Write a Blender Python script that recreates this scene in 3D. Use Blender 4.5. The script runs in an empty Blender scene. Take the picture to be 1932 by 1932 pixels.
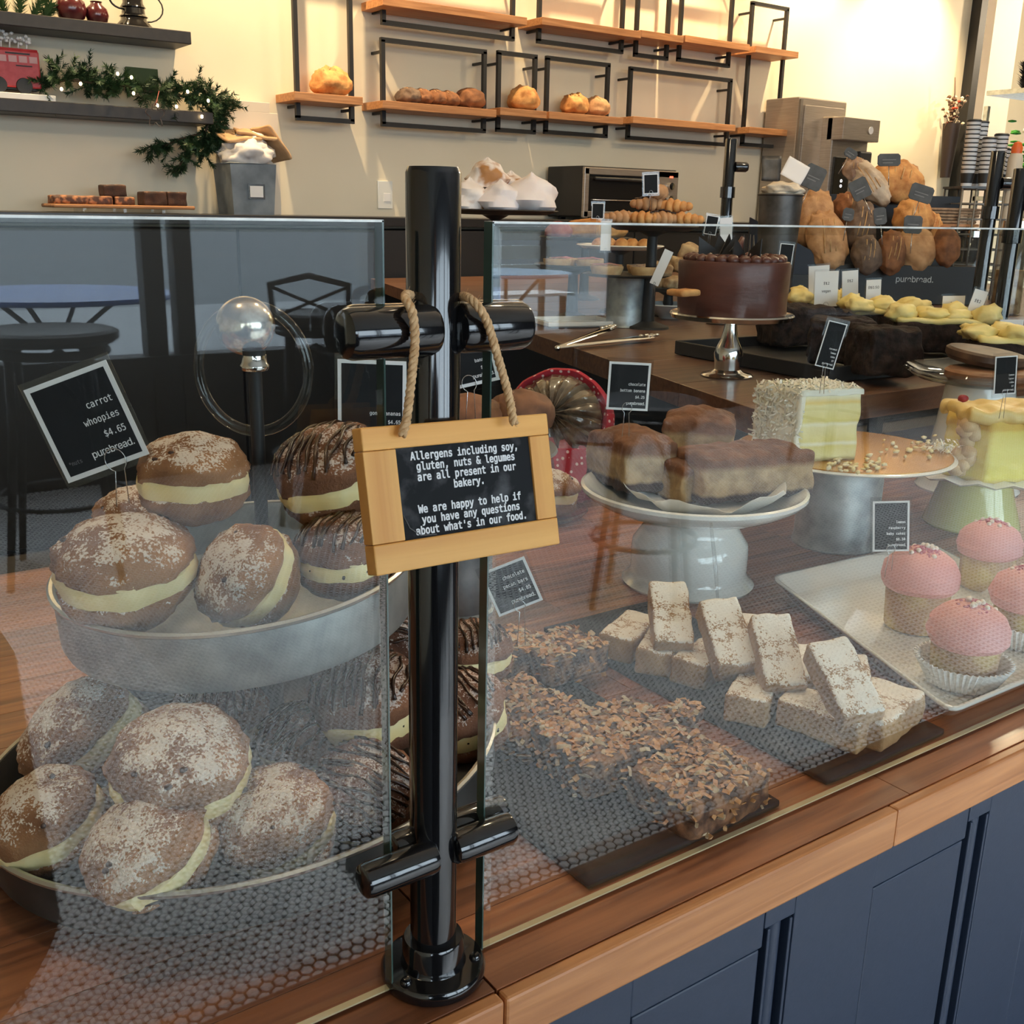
import bpy, bmesh, math, random
from math import sin, cos, pi, radians as R, atan, atan2, sqrt, hypot
from mathutils import Vector as V, Matrix as M, noise
random.seed(7)
S = bpy.context.scene
COL = S.collection
# ---------------------------------------------------------------- camera
F = 2004.0; PITCH = atan(571/2004.0); ROLL = 0.0212; HEAD = R(54.6)
hd = V((cos(HEAD), sin(HEAD), 0)); up = V((0, 0, 1)); rt = hd.cross(up)
fw = (hd*cos(PITCH)-up*sin(PITCH)).normalized(); u0 = rt.cross(fw)
RT = rt*cos(ROLL)+u0*sin(ROLL); UP = u0*cos(ROLL)-rt*sin(ROLL)
CAM = V((-0.2992, -0.4967, 1.3637))
cd = bpy.data.cameras.new('camera'); cam = bpy.data.objects.new('camera', cd); COL.objects.link(cam)
cd.sensor_width = 36; cd.lens = 36*F/1932; cd.clip_start = .02; cd.clip_end = 300
m = M.Identity(4)
for i in range(3):
    m[i][0] = RT[i]; m[i][1] = UP[i]; m[i][2] = -fw[i]; m[i][3] = CAM[i]
cam.matrix_world = m; S.camera = cam
def ray(x, y): return fw+RT*((x-966)/F)-UP*((y-966)/F)
def hit(x, y, ax, val):          # point of a real plane (axis ax = val) seen at a photo pixel
    d = ray(x, y); return CAM+d*((val-CAM[ax])/d[ax])
def mhit(x, y, ax, val):         # the same, seen by reflection in the glass plane y = 0
    d = ray(x, y); d = V((d.x, -d.y, d.z)); c = V((CAM.x, -CAM.y, CAM.z)); return c+d*((val-c[ax])/d[ax])
def dist(x, y, d): return CAM+ray(x, y)*d
# ---------------------------------------------------------------- view, world, lights
S.view_settings.view_transform = 'Standard'; S.view_settings.look = 'None'
S.view_settings.exposure = 0.0; S.view_settings.gamma = 1; S.view_settings.use_curve_mapping = False
S.cycles.transparent_max_bounces = 24; S.cycles.max_bounces = 8; S.cycles.diffuse_bounces = 4
S.cycles.glossy_bounces = 4; S.cycles.caustics_reflective = False; S.cycles.caustics_refractive = False
S.cycles.sample_clamp_indirect = 6; S.cycles.use_denoising = True
W = bpy.data.worlds.new('overcast_sky'); S.world = W; W.use_nodes = True
wt = W.node_tree; bg = wt.nodes['Background']; bg.inputs[0].default_value = (.74, .86, 1, 1); bg.inputs[1].default_value = 8.0
def spot(name, loc, tgt, power, ang, blend=.5, rad=.03, col=(1, .76, .46)):
    l = bpy.data.lights.new(name, 'SPOT'); l.energy = power; l.spot_size = R(ang); l.spot_blend = blend
    l.shadow_soft_size = rad; l.color = col
    o = bpy.data.objects.new(name, l); COL.objects.link(o); o.location = loc
    o.rotation_euler = (V(tgt)-V(loc)).to_track_quat('-Z', 'Y').to_euler(); return o
def area(name, loc, tgt, power, sx, sy, col):
    l = bpy.data.lights.new(name, 'AREA'); l.energy = power; l.shape = 'RECTANGLE'; l.size = sx; l.size_y = sy; l.color = col
    o = bpy.data.objects.new(name, l); COL.objects.link(o); o.location = loc
    o.rotation_euler = (V(tgt)-V(loc)).to_track_quat('-Z', 'Y').to_euler(); return o
# wall washing track spots over the back bench
for i, (x, tx, p) in enumerate([(.2, .2, 190), (1.55, 1.55, 200), (2.75, 2.75, 120), (4.0, 4.0, 150), (5.2, 5.2, 200), (6.2, 6.2, 300)]):
    spot('track_spot', (x, 3.86, 3.3), (tx, 4.22, 1.9), p, 92, .8, .025, (1, .74, .42))
# warm pendant lamps above the display counter
for x, y, p in [(-.3, .55, 26), (1.1, .75, 24), (2.4, .9, 30), (4.2, 1.8, 45)]:
    l = bpy.data.lights.new('pendant_bulb', 'POINT'); l.energy = p*.8; l.shadow_soft_size = .07; l.color = (1, .78, .5)
    o = bpy.data.objects.new('pendant_bulb', l); COL.objects.link(o); o.location = (x, y, 2.7)
for i in range(5):  # added cool fill spots, no known fixtures; they brighten the mirrored floor tiles
    for j in range(3):
        spot('added_floor_fill', (.2+i*1.25, -1.75-j*1.0, 3.32), (.2+i*1.25, -1.75-j*1.0, 0), 340, 50, .6, .06, (.84, .92, 1))
l = bpy.data.lights.new('added_passage_fill', 'POINT'); l.energy = 130; l.shadow_soft_size = .08; l.color = (1, .80, .55)  # added warm fill for the pillar and passage, no known lamp there
o = bpy.data.objects.new('added_passage_fill', l); COL.objects.link(o); o.location = (8.2, 3.3, 2.9)
# sky portal in the shop front
pt = area('window_portal', (.4, -4.86, 1.75), (.4, 0, 1.75), 1, 8.6, 2.3, (1, 1, 1)); pt.data.cycles.is_portal = True

# ---------------------------------------------------------------- mesh helpers
class MB:
    def __init__(s): s.v = []; s.f = []; s.sm = []; s.hard = False
    def add(s, vs, fs, smooth=False, mat=None):
        n = len(s.v)
        s.v += [tuple(mat @ V(v)) for v in vs] if mat is not None else [tuple(v) for v in vs]
        s.f += [tuple(i+n for i in f) for f in fs]; s.sm += [smooth]*len(fs); return s
    def box(s, c, d, mat=None):
        x, y, z = d[0]/2, d[1]/2, d[2]/2; c = V(c)
        vs = [c+V((a*x, b*y, e*z)) for a in (-1, 1) for b in (-1, 1) for e in (-1, 1)]
        return s.add(vs, [(0, 1, 3, 2), (4, 6, 7, 5), (0, 4, 5, 1), (2, 3, 7, 6), (0, 2, 6, 4), (1, 5, 7, 3)], False, mat)
    def lathe(s, prof, seg=32, c=(0, 0, 0), mat=None, fn=None, ring=False):
        vs = []; fs = []; n = len(prof); s.hard = True
        for k in range(seg):
            a = 2*pi*k/seg
            for r, z in prof:
                p = V((c[0]+r*cos(a), c[1]+r*sin(a), c[2]+z)); vs.append(fn(p, a, r, z) if fn else p)
        for k in range(seg):
            k2 = (k+1) % seg
            for i in range(n if ring else n-1): fs.append((k*n+i, k2*n+i, k2*n+(i+1) % n, k*n+(i+1) % n))
        if not ring: fs.append(tuple(k*n+n-1 for k in range(seg)))
        if not ring: fs.append(tuple(k*n for k in reversed(range(seg))))
        return s.add(vs, fs, True, mat)
    def tube(s, pts, r, seg=8, mat=None, closed=False, cap=True):
        pts = [V(p) for p in pts]; n = len(pts); rs = r if isinstance(r, (list, tuple)) else [r]*n
        vs = []; fs = []; prev = None
        for i, p in enumerate(pts):
            if closed: t = (pts[(i+1) % n]-pts[i-1]).normalized()
            else: t = (pts[min(i+1, n-1)]-pts[max(i-1, 0)]).normalized()
            if prev is None:
                a = V((0, 0, 1)) if abs(t.z) < .9 else V((1, 0, 0)); nn = t.cross(a).normalized()
            else: nn = (prev-t*prev.dot(t)).normalized()
            prev = nn; b = t.cross(nn)
            for k in range(seg):
                q = 2*pi*k/seg; vs.append(p+(nn*cos(q)+b*sin(q))*rs[i])
        m_ = n if closed else n-1
        for i in range(m_):
            j = (i+1) % n
            for k in range(seg):
                k2 = (k+1) % seg; fs.append((i*seg+k, i*seg+k2, j*seg+k2, j*seg+k))
        if not closed and cap: fs.append(tuple(reversed(range(seg)))); fs.append(tuple((n-1)*seg+k for k in range(seg)))
        return s.add(vs, fs, True, mat)
    def prism(s, pts, z0, z1, mat=None):     # polygon in xy extruded z0..z1
        n = len(pts); vs = [(p[0], p[1], z0) for p in pts]+[(p[0], p[1], z1) for p in pts]
        fs = [tuple(reversed(range(n))), tuple(range(n, 2*n))]+[(i, (i+1) % n, n+(i+1) % n, n+i) for i in range(n)]
        return s.add(vs, fs, False, mat)
    def blob(s, c, d, sub=3, amp=.1, freq=3, seed=0, mat=None, fn=None):
        vs0, fs0 = ico(sub); vs = []
        for v in vs0:
            k = 1+amp*noise.fractal(v*freq+V((seed*7.3, seed*3.1, 0)), 1, 2, 3)
            p = V((v.x*d[0]*k, v.y*d[1]*k, v.z*d[2]*k))
            if fn: p = fn(p, v)
            vs.append(p+V(c))
        return s.add(vs, fs0, True, mat)
    def rbox(s, c, d, n=8, amp=.003, freq=40, rnd=.006, seed=0, mat=None, fn=None):  # rough rounded box
        vs = []; fs = []; idx = {}; hx, hy, hz = d[0]/2, d[1]/2, d[2]/2
        mx = max(d); nx, ny, nz = [max(2, int(n*q/mx+.5)) for q in d]
        def vert(i, j, k):
            if (i, j, k) in idx: return idx[(i, j, k)]
            p = V((-hx+2*hx*i/nx, -hy+2*hy*j/ny, -hz+2*hz*k/nz))
            q = V((max(-hx+rnd, min(hx-rnd, p.x)), max(-hy+rnd, min(hy-rnd, p.y)), max(-hz+rnd, min(hz-rnd, p.z))))
            e = p-q
            if e.length > 1e-9: p = q+e.normalized()*rnd
            nv = noise.noise_vector(p*freq+V((seed*5.1, seed*9.7, 3)))*amp
            p = p+nv
            if fn: p = fn(p)
            idx[(i, j, k)] = len(vs); vs.append(p+V(c)); return len(vs)-1
        def quad(a, b, c_, d_): fs.append((a, b, c_, d_))
        for i in range(nx):
            for j in range(ny):
                quad(vert(i, j, 0), vert(i, j+1, 0), vert(i+1, j+1, 0), vert(i+1, j, 0))
                quad(vert(i, j, nz), vert(i+1, j, nz), vert(i+1, j+1, nz), vert(i, j+1, nz))
            for k in range(nz):
                quad(vert(i, 0, k), vert(i+1, 0, k), vert(i+1, 0, k+1), vert(i, 0, k+1))
                quad(vert(i, ny, k), vert(i, ny, k+1), vert(i+1, ny, k+1), vert(i+1, ny, k))
        for j in range(ny):
            for k in range(nz):
                quad(vert(0, j, k), vert(0, j, k+1), vert(0, j+1, k+1), vert(0, j+1, k))
                quad(vert(nx, j, k), vert(nx, j+1, k), vert(nx, j+1, k+1), vert(nx, j, k+1))
        return s.add(vs, fs, True, mat)
    def mesh(s, name):
        me = bpy.data.meshes.new(name); me.from_pydata(s.v, [], s.f)
        me.polygons.foreach_set('use_smooth', s.sm)
        if any(s.sm) and s.hard: me.set_sharp_from_angle(angle=R(38))
        me.update(); return me
_ico = {}
def ico(sub):
    if sub not in _ico:
        b = bmesh.new(); bmesh.ops.create_icosphere(b, subdivisions=sub, radius=1)
        _ico[sub] = ([v.co.copy() for v in b.verts], [tuple(v.index for v in f.verts) for f in b.faces]); b.free()
    return _ico[sub]
def part(name, mb, mat, parent=None, world=False, bev=0, label=None, kind=None, loc=None, rot=None, segs=2):
    me = mb.mesh(name) if isinstance(mb, MB) else mb
    if mat is not None and not me.materials: me.materials.append(mat)
    o = bpy.data.objects.new(name, me); COL.objects.link(o)
    if parent is not None:
        o.parent = parent
        if world:
            b = parent.matrix_basis; q = parent.parent
            while q is not None: b = q.matrix_basis @ b; q = q.parent
            o.matrix_parent_inverse = b.inverted()
    if loc is not None: o.location = loc
    if rot is not None: o.rotation_euler = rot
    if bev:
        bm_ = o.modifiers.new('bevel', 'BEVEL'); bm_.width = bev; bm_.segments = segs; bm_.limit_method = 'ANGLE'; bm_.angle_limit = R(40)
    if label: o['label'] = label
    if kind: o['kind'] = kind
    return o
def tag(o, label, cat, group=None):
    o['label'] = label; o['category'] = cat
    if group: o['group'] = group
    return o
def thing(name, label, cat, loc=(0, 0, 0), rot=(0, 0, 0), group=None, mat=None):
    o = bpy.data.objects.new(name, None); COL.objects.link(o); o.empty_display_size = .02
    if mat is not None: o.matrix_basis = mat
    else: o.location = loc; o.rotation_euler = rot
    return tag(o, label, cat, group)
def structure(name, mb, mat, bev=0):
    o = part(name, mb, mat, bev=bev); o['kind'] = 'structure'; return o
def copy_tree(o, parent=None, mat=None, label=None, group=None):
    c = o.copy(); COL.objects.link(c)
    if parent is not None: c.parent = parent
    if mat is not None: c.matrix_basis = mat
    if label: c['label'] = label
    if group: c['group'] = group
    for ch in list(o.children): copy_tree(ch, c)
    return c
def TR(loc, rx=0, ry=0, rz=0, sc=1):     # rotations in degrees, xyz applied in the viewer-facing frame
    return M.Translation(V(loc)) @ M.Rotation(R(rz), 4, 'Z') @ M.Rotation(R(ry), 4, 'Y') @ M.Rotation(R(rx), 4, 'X') @ M.Scale(sc, 4)
HZ = M.Rotation(HEAD-pi/2, 4, 'Z')        # local x = viewer's right, local y = away from the viewer
def CF(loc, rx=0, ry=0, rz=0, sc=1):      # frame turned to face the customer standing at the till
    return M.Translation(V(loc)) @ HZ @ M.Rotation(R(ry), 4, 'Y') @ M.Rotation(R(rx), 4, 'X') @ M.Rotation(R(rz), 4, 'Z') @ M.Scale(sc, 4)

# ---------------------------------------------------------------- materials
def nt(name):
    m_ = bpy.data.materials.new(name); m_.use_nodes = True; t = m_.node_tree; return m_, t, t.nodes, t.links, t.nodes['Principled BSDF']
def coordnode(N, L, scale=(1, 1, 1), kind='Object'):
    tc = N.new('ShaderNodeTexCoord'); mp = N.new('ShaderNodeMapping'); mp.inputs['Scale'].default_value = scale
    L.new(tc.outputs[kind], mp.inputs[0]); return mp.outputs[0]
def ramp(N, stops):
    r = N.new('ShaderNodeValToRGB'); e = r.color_ramp.elements
    while len(e) < len(stops): e.new(.5)
    for i, (p, c) in enumerate(stops): e[i].position = p; e[i].color = (*c, 1) if len(c) == 3 else c
    return r
def mat(name, c1, c2=None, rough=.6, metal=0, scale=20, bump=0, bscale=None, spec=.5, stretch=(1, 1, 1), lo=.35, hi=.65, coat=0, sub=0, detail=5, emit=0):
    m_, t, N, L, P = nt(name)
    P.inputs['Base Color'].default_value = (*c1, 1); P.inputs['Roughness'].default_value = rough
    P.inputs['Metallic'].default_value = metal; P.inputs['Specular IOR Level'].default_value = spec
    P.inputs['Coat Weight'].default_value = coat; P.inputs['Coat Roughness'].default_value = .05
    if sub: P.inputs['Subsurface Weight'].default_value = sub; P.inputs['Subsurface Radius'].default_value = (.01, .006, .003); P.inputs['Subsurface Scale'].default_value = .5
    if emit: P.inputs['Emission Color'].default_value = (*c1, 1); P.inputs['Emission Strength'].default_value = emit
    if c2 is not None or bump:
        co = coordnode(N, L, stretch)
        nz = N.new('ShaderNodeTexNoise'); nz.inputs['Scale'].default_value = scale; nz.inputs['Detail'].default_value = detail; L.new(co, nz.inputs['Vector'])
        if c2 is not None:
            r = ramp(N, [(lo, c1), (hi, c2)]); L.new(nz.outputs['Fac'], r.inputs[0]); L.new(r.outputs[0], P.inputs['Base Color'])
        if bump:
            n2 = N.new('ShaderNodeTexNoise'); n2.inputs['Scale'].default_value = bscale or scale; n2.inputs['Detail'].default_value = 6; L.new(co, n2.inputs['Vector'])
            b = N.new('ShaderNodeBump'); b.inputs['Strength'].default_value = 1; b.inputs['Distance'].default_value = bump
            L.new(n2.outputs['Fac'], b.inputs['Height']); L.new(b.outputs[0], P.inputs['Normal'])
    return m_
def wood(name, c1, c2, axis=0, scale=3, rough=.45, tone=.25, coat=0.0, rings=26):
    m_, t, N, L, P = nt(name)
    st = [rings, rings, rings]; st[axis] = 1.6
    co = coordnode(N, L, st)
    oi = N.new('ShaderNodeObjectInfo'); ad = N.new('ShaderNodeVectorMath'); ad.operation = 'ADD'
    sc_ = N.new('ShaderNodeVectorMath'); sc_.operation = 'SCALE'; sc_.inputs['Scale'].default_value = 40
    cb = N.new('ShaderNodeCombineXYZ'); [L.new(oi.outputs['Random'], cb.inputs[i]) for i in range(3)]
    L.new(cb.outputs[0], sc_.inputs[0]); L.new(co, ad.inputs[0]); L.new(sc_.outputs[0], ad.inputs[1])
    nz = N.new('ShaderNodeTexNoise'); nz.inputs['Scale'].default_value = scale; nz.inputs['Detail'].default_value = 6; nz.inputs['Distortion'].default_value = .6
    L.new(ad.outputs[0], nz.inputs['Vector'])
    r = ramp(N, [(.3, c1), (.5, tuple((a+b)/2 for a, b in zip(c1, c2))), (.68, c2)]); L.new(nz.outputs['Fac'], r.inputs[0])
    hs = N.new('ShaderNodeHueSaturation'); mr = N.new('ShaderNodeMapRange'); mr.inputs['To Min'].default_value = 1-tone; mr.inputs['To Max'].default_value = 1+tone
    L.new(oi.outputs['Random'], mr.inputs[0]); L.new(mr.outputs[0], hs.inputs['Value']); L.new(r.outputs[0], hs.inputs['Color'])
    L.new(hs.outputs[0], P.inputs['Base Color']); P.inputs['Roughness'].default_value = rough; P.inputs['Coat Weight'].default_value = coat
    P.inputs['Coat Roughness'].default_value = .12
    b = N.new('ShaderNodeBump'); b.inputs['Distance'].default_value = .0006; L.new(nz.outputs['Fac'], b.inputs['Height']); L.new(b.outputs[0], P.inputs['Normal'])
    return m_
def thin_glass(name, tint=(.965, .985, .975), ior=1.58, rough=0):
    m_, t, N, L, P = nt(name); N.remove(P); out = N['Material Output']
    g = N.new('ShaderNodeNewGeometry'); mx = N.new('ShaderNodeMix'); mx.inputs[2].default_value = ior; mx.inputs[3].default_value = 1/ior
    L.new(g.outputs['Backfacing'], mx.inputs[0]); fr = N.new('ShaderNodeFresnel'); L.new(mx.outputs[0], fr.inputs[0])
    tr = N.new('ShaderNodeBsdfTransparent'); tr.inputs[0].default_value = (*tint, 1)
    gl = N.new('ShaderNodeBsdfGlossy'); gl.inputs['Roughness'].default_value = rough
    ms = N.new('ShaderNodeMixShader'); L.new(fr.outputs[0], ms.inputs[0]); L.new(tr.outputs[0], ms.inputs[1]); L.new(gl.outputs[0], ms.inputs[2])
    L.new(ms.outputs[0], out.inputs[0]); return m_
def sugared(name, c1, c2, amount=.5, scale=60, sugar=(.88, .84, .8), holes=True, bump=.0025, grain=1.5):
    # baked crust dusted with icing sugar on the faces that looked up when it was dusted (object space)
    m_, t, N, L, P = nt(name); P.inputs['Roughness'].default_value = .75
    co = coordnode(N, L, (1, 1, 1))
    nz = N.new('ShaderNodeTexNoise'); nz.inputs['Scale'].default_value = 22; nz.inputs['Detail'].default_value = 6; L.new(co, nz.inputs['Vector'])
    r = ramp(N, [(.32, c1), (.62, c2)]); L.new(nz.outputs['Fac'], r.inputs[0])
    tc = N.new('ShaderNodeTexCoord'); sp = N.new('ShaderNodeSeparateXYZ'); L.new(tc.outputs['Normal'], sp.inputs[0])
    mr = N.new('ShaderNodeMapRange'); mr.inputs[1].default_value = .0; mr.inputs[2].default_value = .95; L.new(sp.outputs['Z'], mr.inputs[0])
    n2 = N.new('ShaderNodeTexNoise'); n2.inputs['Scale'].default_value = scale; n2.inputs['Detail'].default_value = 8; n2.inputs['Roughness'].default_value = .72; L.new(co, n2.inputs['Vector'])
    n3 = N.new('ShaderNodeTexNoise'); n3.inputs['Scale'].default_value = scale*6; n3.inputs['Detail'].default_value = 2; L.new(co, n3.inputs['Vector'])
    def mad(src, k, add):
        q = N.new('ShaderNodeMath'); q.operation = 'MULTIPLY_ADD'; L.new(src, q.inputs[0]); q.inputs[1].default_value = k
        if isinstance(add, float): q.inputs[2].default_value = add
        else: L.new(add, q.inputs[2])
        return q.outputs[0]
    a = mad(n3.outputs['Fac'], .45, n2.outputs['Fac'])
    n4 = N.new('ShaderNodeTexNoise'); n4.inputs['Scale'].default_value = scale*.35; n4.inputs['Detail'].default_value = 2; L.new(co, n4.inputs['Vector'])
    mu = mad(mr.outputs[0], .9, mad(n2.outputs['Fac'], 2.0, mad(n3.outputs['Fac'], grain, mad(n4.outputs['Fac'], 1.1, -2.3))))
    T = 1.05-.62*amount
    r2 = ramp(N, [(max(0, T-.09), (0, 0, 0)), (min(1, T+.09), (1, 1, 1))]); L.new(mu, r2.inputs[0])
    mx = N.new('ShaderNodeMix'); mx.data_type = 'RGBA'; L.new(r2.outputs[0], mx.inputs[0]); L.new(r.outputs[0], mx.inputs[6]); mx.inputs[7].default_value = (*sugar, 1)
    L.new(mx.outputs[2], P.inputs['Base Color'])
    b = N.new('ShaderNodeBump'); b.inputs['Distance'].default_value = bump; b.inputs['Strength'].default_value = .8; L.new(a, b.inputs['Height']); L.new(b.outputs[0], P.inputs['Normal'])
    return m_
BLK = mat('black_gloss_paint', (.006, .006, .007), rough=.12, coat=.6)
BLKM = mat('black_matte', (.012, .012, .013), rough=.55)
BLKS = mat('black_shelf_paint', (.016, .014, .014), (.024, .02, .02), rough=.5, scale=30)
WALL = mat('cream_wall_paint', (.80, .71, .54), (.83, .74, .57), rough=.85, scale=3)
CEIL = mat('ceiling_paint', (.75, .72, .66), rough=.9)
DARKW = mat('charcoal_wall_paint', (.018, .02, .026), (.022, .025, .032), rough=.6, scale=8)
NAVY = mat('navy_cabinet_paint', (.022, .034, .062), (.026, .038, .068), rough=.42, scale=120, bump=.0001, bscale=300)
WOODC = wood('walnut_worktop', (.13, .038, .014), (.34, .12, .045), 0, 3, .42, .25, .1)
WOODE = wood('window_lit_walnut_edge', (.42, .155, .048), (.66, .28, .10), 0, 3, .42, .14, .05)  # worktop walnut again, window light painted in as a lighter colour
WOODT = wood('dark_table_wood', (.075, .032, .016), (.17, .08, .042), 0, 3, .4, .15, .2)
WOODS = wood('pine_shelf_board', (.36, .15, .055), (.56, .27, .11), 0, 3, .5, .25)
PINE = wood('pine_sign_frame', (.70, .31, .065), (.86, .45, .12), 0, 2, .5, .06, 0, 40)
PINEV = wood('pine_sign_frame_upright', (.70, .31, .065), (.86, .45, .12), 1, 2, .5, .06, 0, 40)
GLASS = thin_glass('clear_glass')
GEDGE = mat('green_glass_edge', (.05, .09, .075), rough=.1, coat=.5)
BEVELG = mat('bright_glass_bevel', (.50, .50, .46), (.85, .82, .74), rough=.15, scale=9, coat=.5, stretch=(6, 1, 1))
ACRY = thin_glass('clear_acrylic', (.93, .93, .93), 1.45)
STEEL = mat('brushed_steel', (.42, .36, .30), (.50, .44, .38), rough=.38, metal=.75, scale=8, stretch=(1, 1, 30))
SILV = mat('polished_silver', (.75, .73, .7), rough=.12, metal=1)
GALV = mat('galvanised_steel', (.30, .33, .34), (.46, .50, .50), rough=.42, metal=.75, scale=35, bump=.0002, bscale=60)
GALVD = mat('dark_weathered_steel', (.05, .048, .045), (.13, .125, .12), rough=.45, metal=.6, scale=14)
WHITEC = mat('white_ceramic', (.80, .80, .76), rough=.12, coat=.6)
WHITEP = mat('white_paper', (.82, .81, .80), rough=.8)
SLATE = mat('black_slate', (.009, .0095, .011), (.015, .016, .018), rough=.6, spec=.25, scale=30, bump=.0004, bscale=120)
CHALK = mat('chalkboard', (.016, .017, .019), (.11, .11, .115), rough=.85, scale=60, lo=.54, hi=.80, detail=10, spec=.2)
TAGB = mat('tag_black_card', (.014, .015, .017), rough=.8, spec=.2)
INKW = mat('white_ink', (.82, .82, .82), rough=.7)
INKG = mat('grey_ink', (.16, .16, .17), rough=.7)
CREAM = mat('butter_cream', (.93, .70, .30), (.96, .80, .44), rough=.55, scale=30, bump=.001, bscale=60, sub=.1)
TWINE = mat('jute_twine', (.50, .29, .13), (.72, .47, .25), rough=.9, scale=300, bump=.0005, bscale=600)
# ---------------------------------------------------------------- lettering
_fonts = {}
def font(kind):
    if kind in _fonts: return _fonts[kind]
    f = None
    try:
        import os
        f = bpy.data.fonts.load(os.path.join(bpy.utils.system_resource('DATAFILES', path='fonts'), 'DejaVuSansMono.woff2' if kind == 'mono' else 'Inter.woff2'))
    except Exception: f = None
    _fonts[kind] = f; return f
def text(s, size, mat_, parent, loc=(0, 0, 0), align='LEFT', kind='mono', off=0.0, sx=1.0, name='lettering', ext=.00012, shear=0, space=1.0, lsp=1.0):
    cu = bpy.data.curves.new('t', 'FONT'); cu.body = s; cu.size = size; cu.align_x = align; cu.extrude = ext; cu.offset = off
    cu.resolution_u = 3; cu.shear = shear; cu.space_character = space; cu.space_line = lsp; f = font(kind)
    if f: cu.font = f
    o = bpy.data.objects.new('t', cu); COL.objects.link(o)
    dg = bpy.context.evaluated_depsgraph_get(); me = bpy.data.meshes.new_from_object(o.evaluated_get(dg)); me.name = name
    bpy.data.objects.remove(o); me.transform(M.Diagonal((sx, 1, 1, 1)))
    me.materials.clear(); me.materials.append(mat_)
    return part(name, me, mat_, parent, loc=loc)
# ---------------------------------------------------------------- room shell
ZC = .89; YW = 4.3; YB = 3.9; ZB = 1.318; ZT = 1.05; YS = -4.9
X0, X1 = -4.0, 12.0
# floor: hexagonal mosaic on the customers' side, dark boards behind the counter
structure('floor', MB().box((4, -2.1, -.02), (16.2, 5.7, .034)), mat('mosaic_grout', (.012, .012, .014), rough=.8))
fl = bpy.data.objects['floor']
HEXM = mat('mosaic_tile_white', (.66, .66, .66), (.80, .80, .79), rough=.45, scale=14)
P_ = .0262; rr = P_/sqrt(3)*.81
hexv = [(cos(R(30+60*k)), sin(R(30+60*k))) for k in range(6)]
tile_me = MB().add([(rr*a, rr*b, 0) for a, b in hexv]+[(rr*.94*a, rr*.94*b, .0028) for a, b in hexv],
    [(6, 7, 8, 9, 10, 11)]+[(i, (i+1) % 6, 6+(i+1) % 6, 6+i) for i in range(6)]).mesh('tile'); tile_me.materials.append(HEXM)
near = []; rest = []
dy = P_*sqrt(3)/2
for j in range(int((4.9-.62)/dy)):
    y = -.62-j*dy
    x_hi = 1.6+(-y)*1.55; x_lo = -.3+max(0, (-y-1.2))*.16
    for i in range(int((x_hi-x_lo)/P_)):
        near.append((hypot(x_lo+i*P_+(j % 2)*P_/2-.15, y+.62), x_lo-(x_lo % P_)+i*P_+(j % 2)*P_/2, y))
near.sort(); 
for k, (d, x, y) in enumerate(near[:290]):
    o = bpy.data.objects.new('tile', tile_me); COL.objects.link(o); o.parent = fl; o.location = (x, y, -.0028)
mb = MB()
tv = [(rr*a, rr*b, -.003) for a, b in hexv]+[(rr*.94*a, rr*.94*b, 0) for a, b in hexv]
tf = [(6, 7, 8, 9, 10, 11)]+[(i, (i+1) % 6, 6+(i+1) % 6, 6+i) for i in range(6)]
for d, x, y in near[290:]:
    n = len(mb.v)
    mb.v += [(a+x, b+y, c) for a, b, c in tv]
    f_ = tf if d < 2.5 else tf[:1]
    mb.f += [tuple(i+n for i in f) for f in f_]; mb.sm += [False]*len(f_)
part('tile_field', mb, HEXM, fl, kind='stuff')
structure('floor_2', MB().box((4, 2.5, -.02), (16.2, 3.5, .034)), mat('dark_aisle_floor', (.02, .018, .017), (.035, .03, .028), rough=.6, scale=6))
structure('pavement', MB().box((4, -9.7, -.06), (40, 9.4, .1)), mat('grey_pavement', (.30, .31, .32), (.36, .37, .38), rough=.8, scale=6))
structure('street', MB().box((4, -54.4, -.1), (160, 80, .1)), mat('wet_grey_asphalt', (.11, .123, .132), (.14, .154, .163), rough=.65, scale=2))
structure('wall_back', MB().box(((X0+6.96)/2, YW+.1, 1.65), (6.96-X0, .2, 3.5)), WALL)
structure('wall_left', MB().box((X0-.1, -.2, 1.65), (.2, 9.4, 3.5)), WALL)
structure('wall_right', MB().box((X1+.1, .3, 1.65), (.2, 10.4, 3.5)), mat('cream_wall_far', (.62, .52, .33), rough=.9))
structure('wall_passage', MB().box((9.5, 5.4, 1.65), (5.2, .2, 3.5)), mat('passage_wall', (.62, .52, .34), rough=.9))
structure('wall_return', MB().box((6.86, 4.9, 1.65), (.2, .8, 3.5)), WALL)
structure('ceiling', MB().box((4, .2, 3.4), (16.4, 10.6, .1)), CEIL)
structure('trim_1', MB().box((6.99, 4.27, 1.65), (.075, .09, 3.4)), BLKM)
pl = hit(1855, 200, 1, 4.6); pr = hit(1903, 200, 1, 4.6)
structure('pillar', MB().box(((pl.x+pr.x)/2, 4.75, 1.65), (pr.x-pl.x, .3, 3.4)), mat('pale_pillar_paint', (.78, .68, .58), rough=.85))
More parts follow.
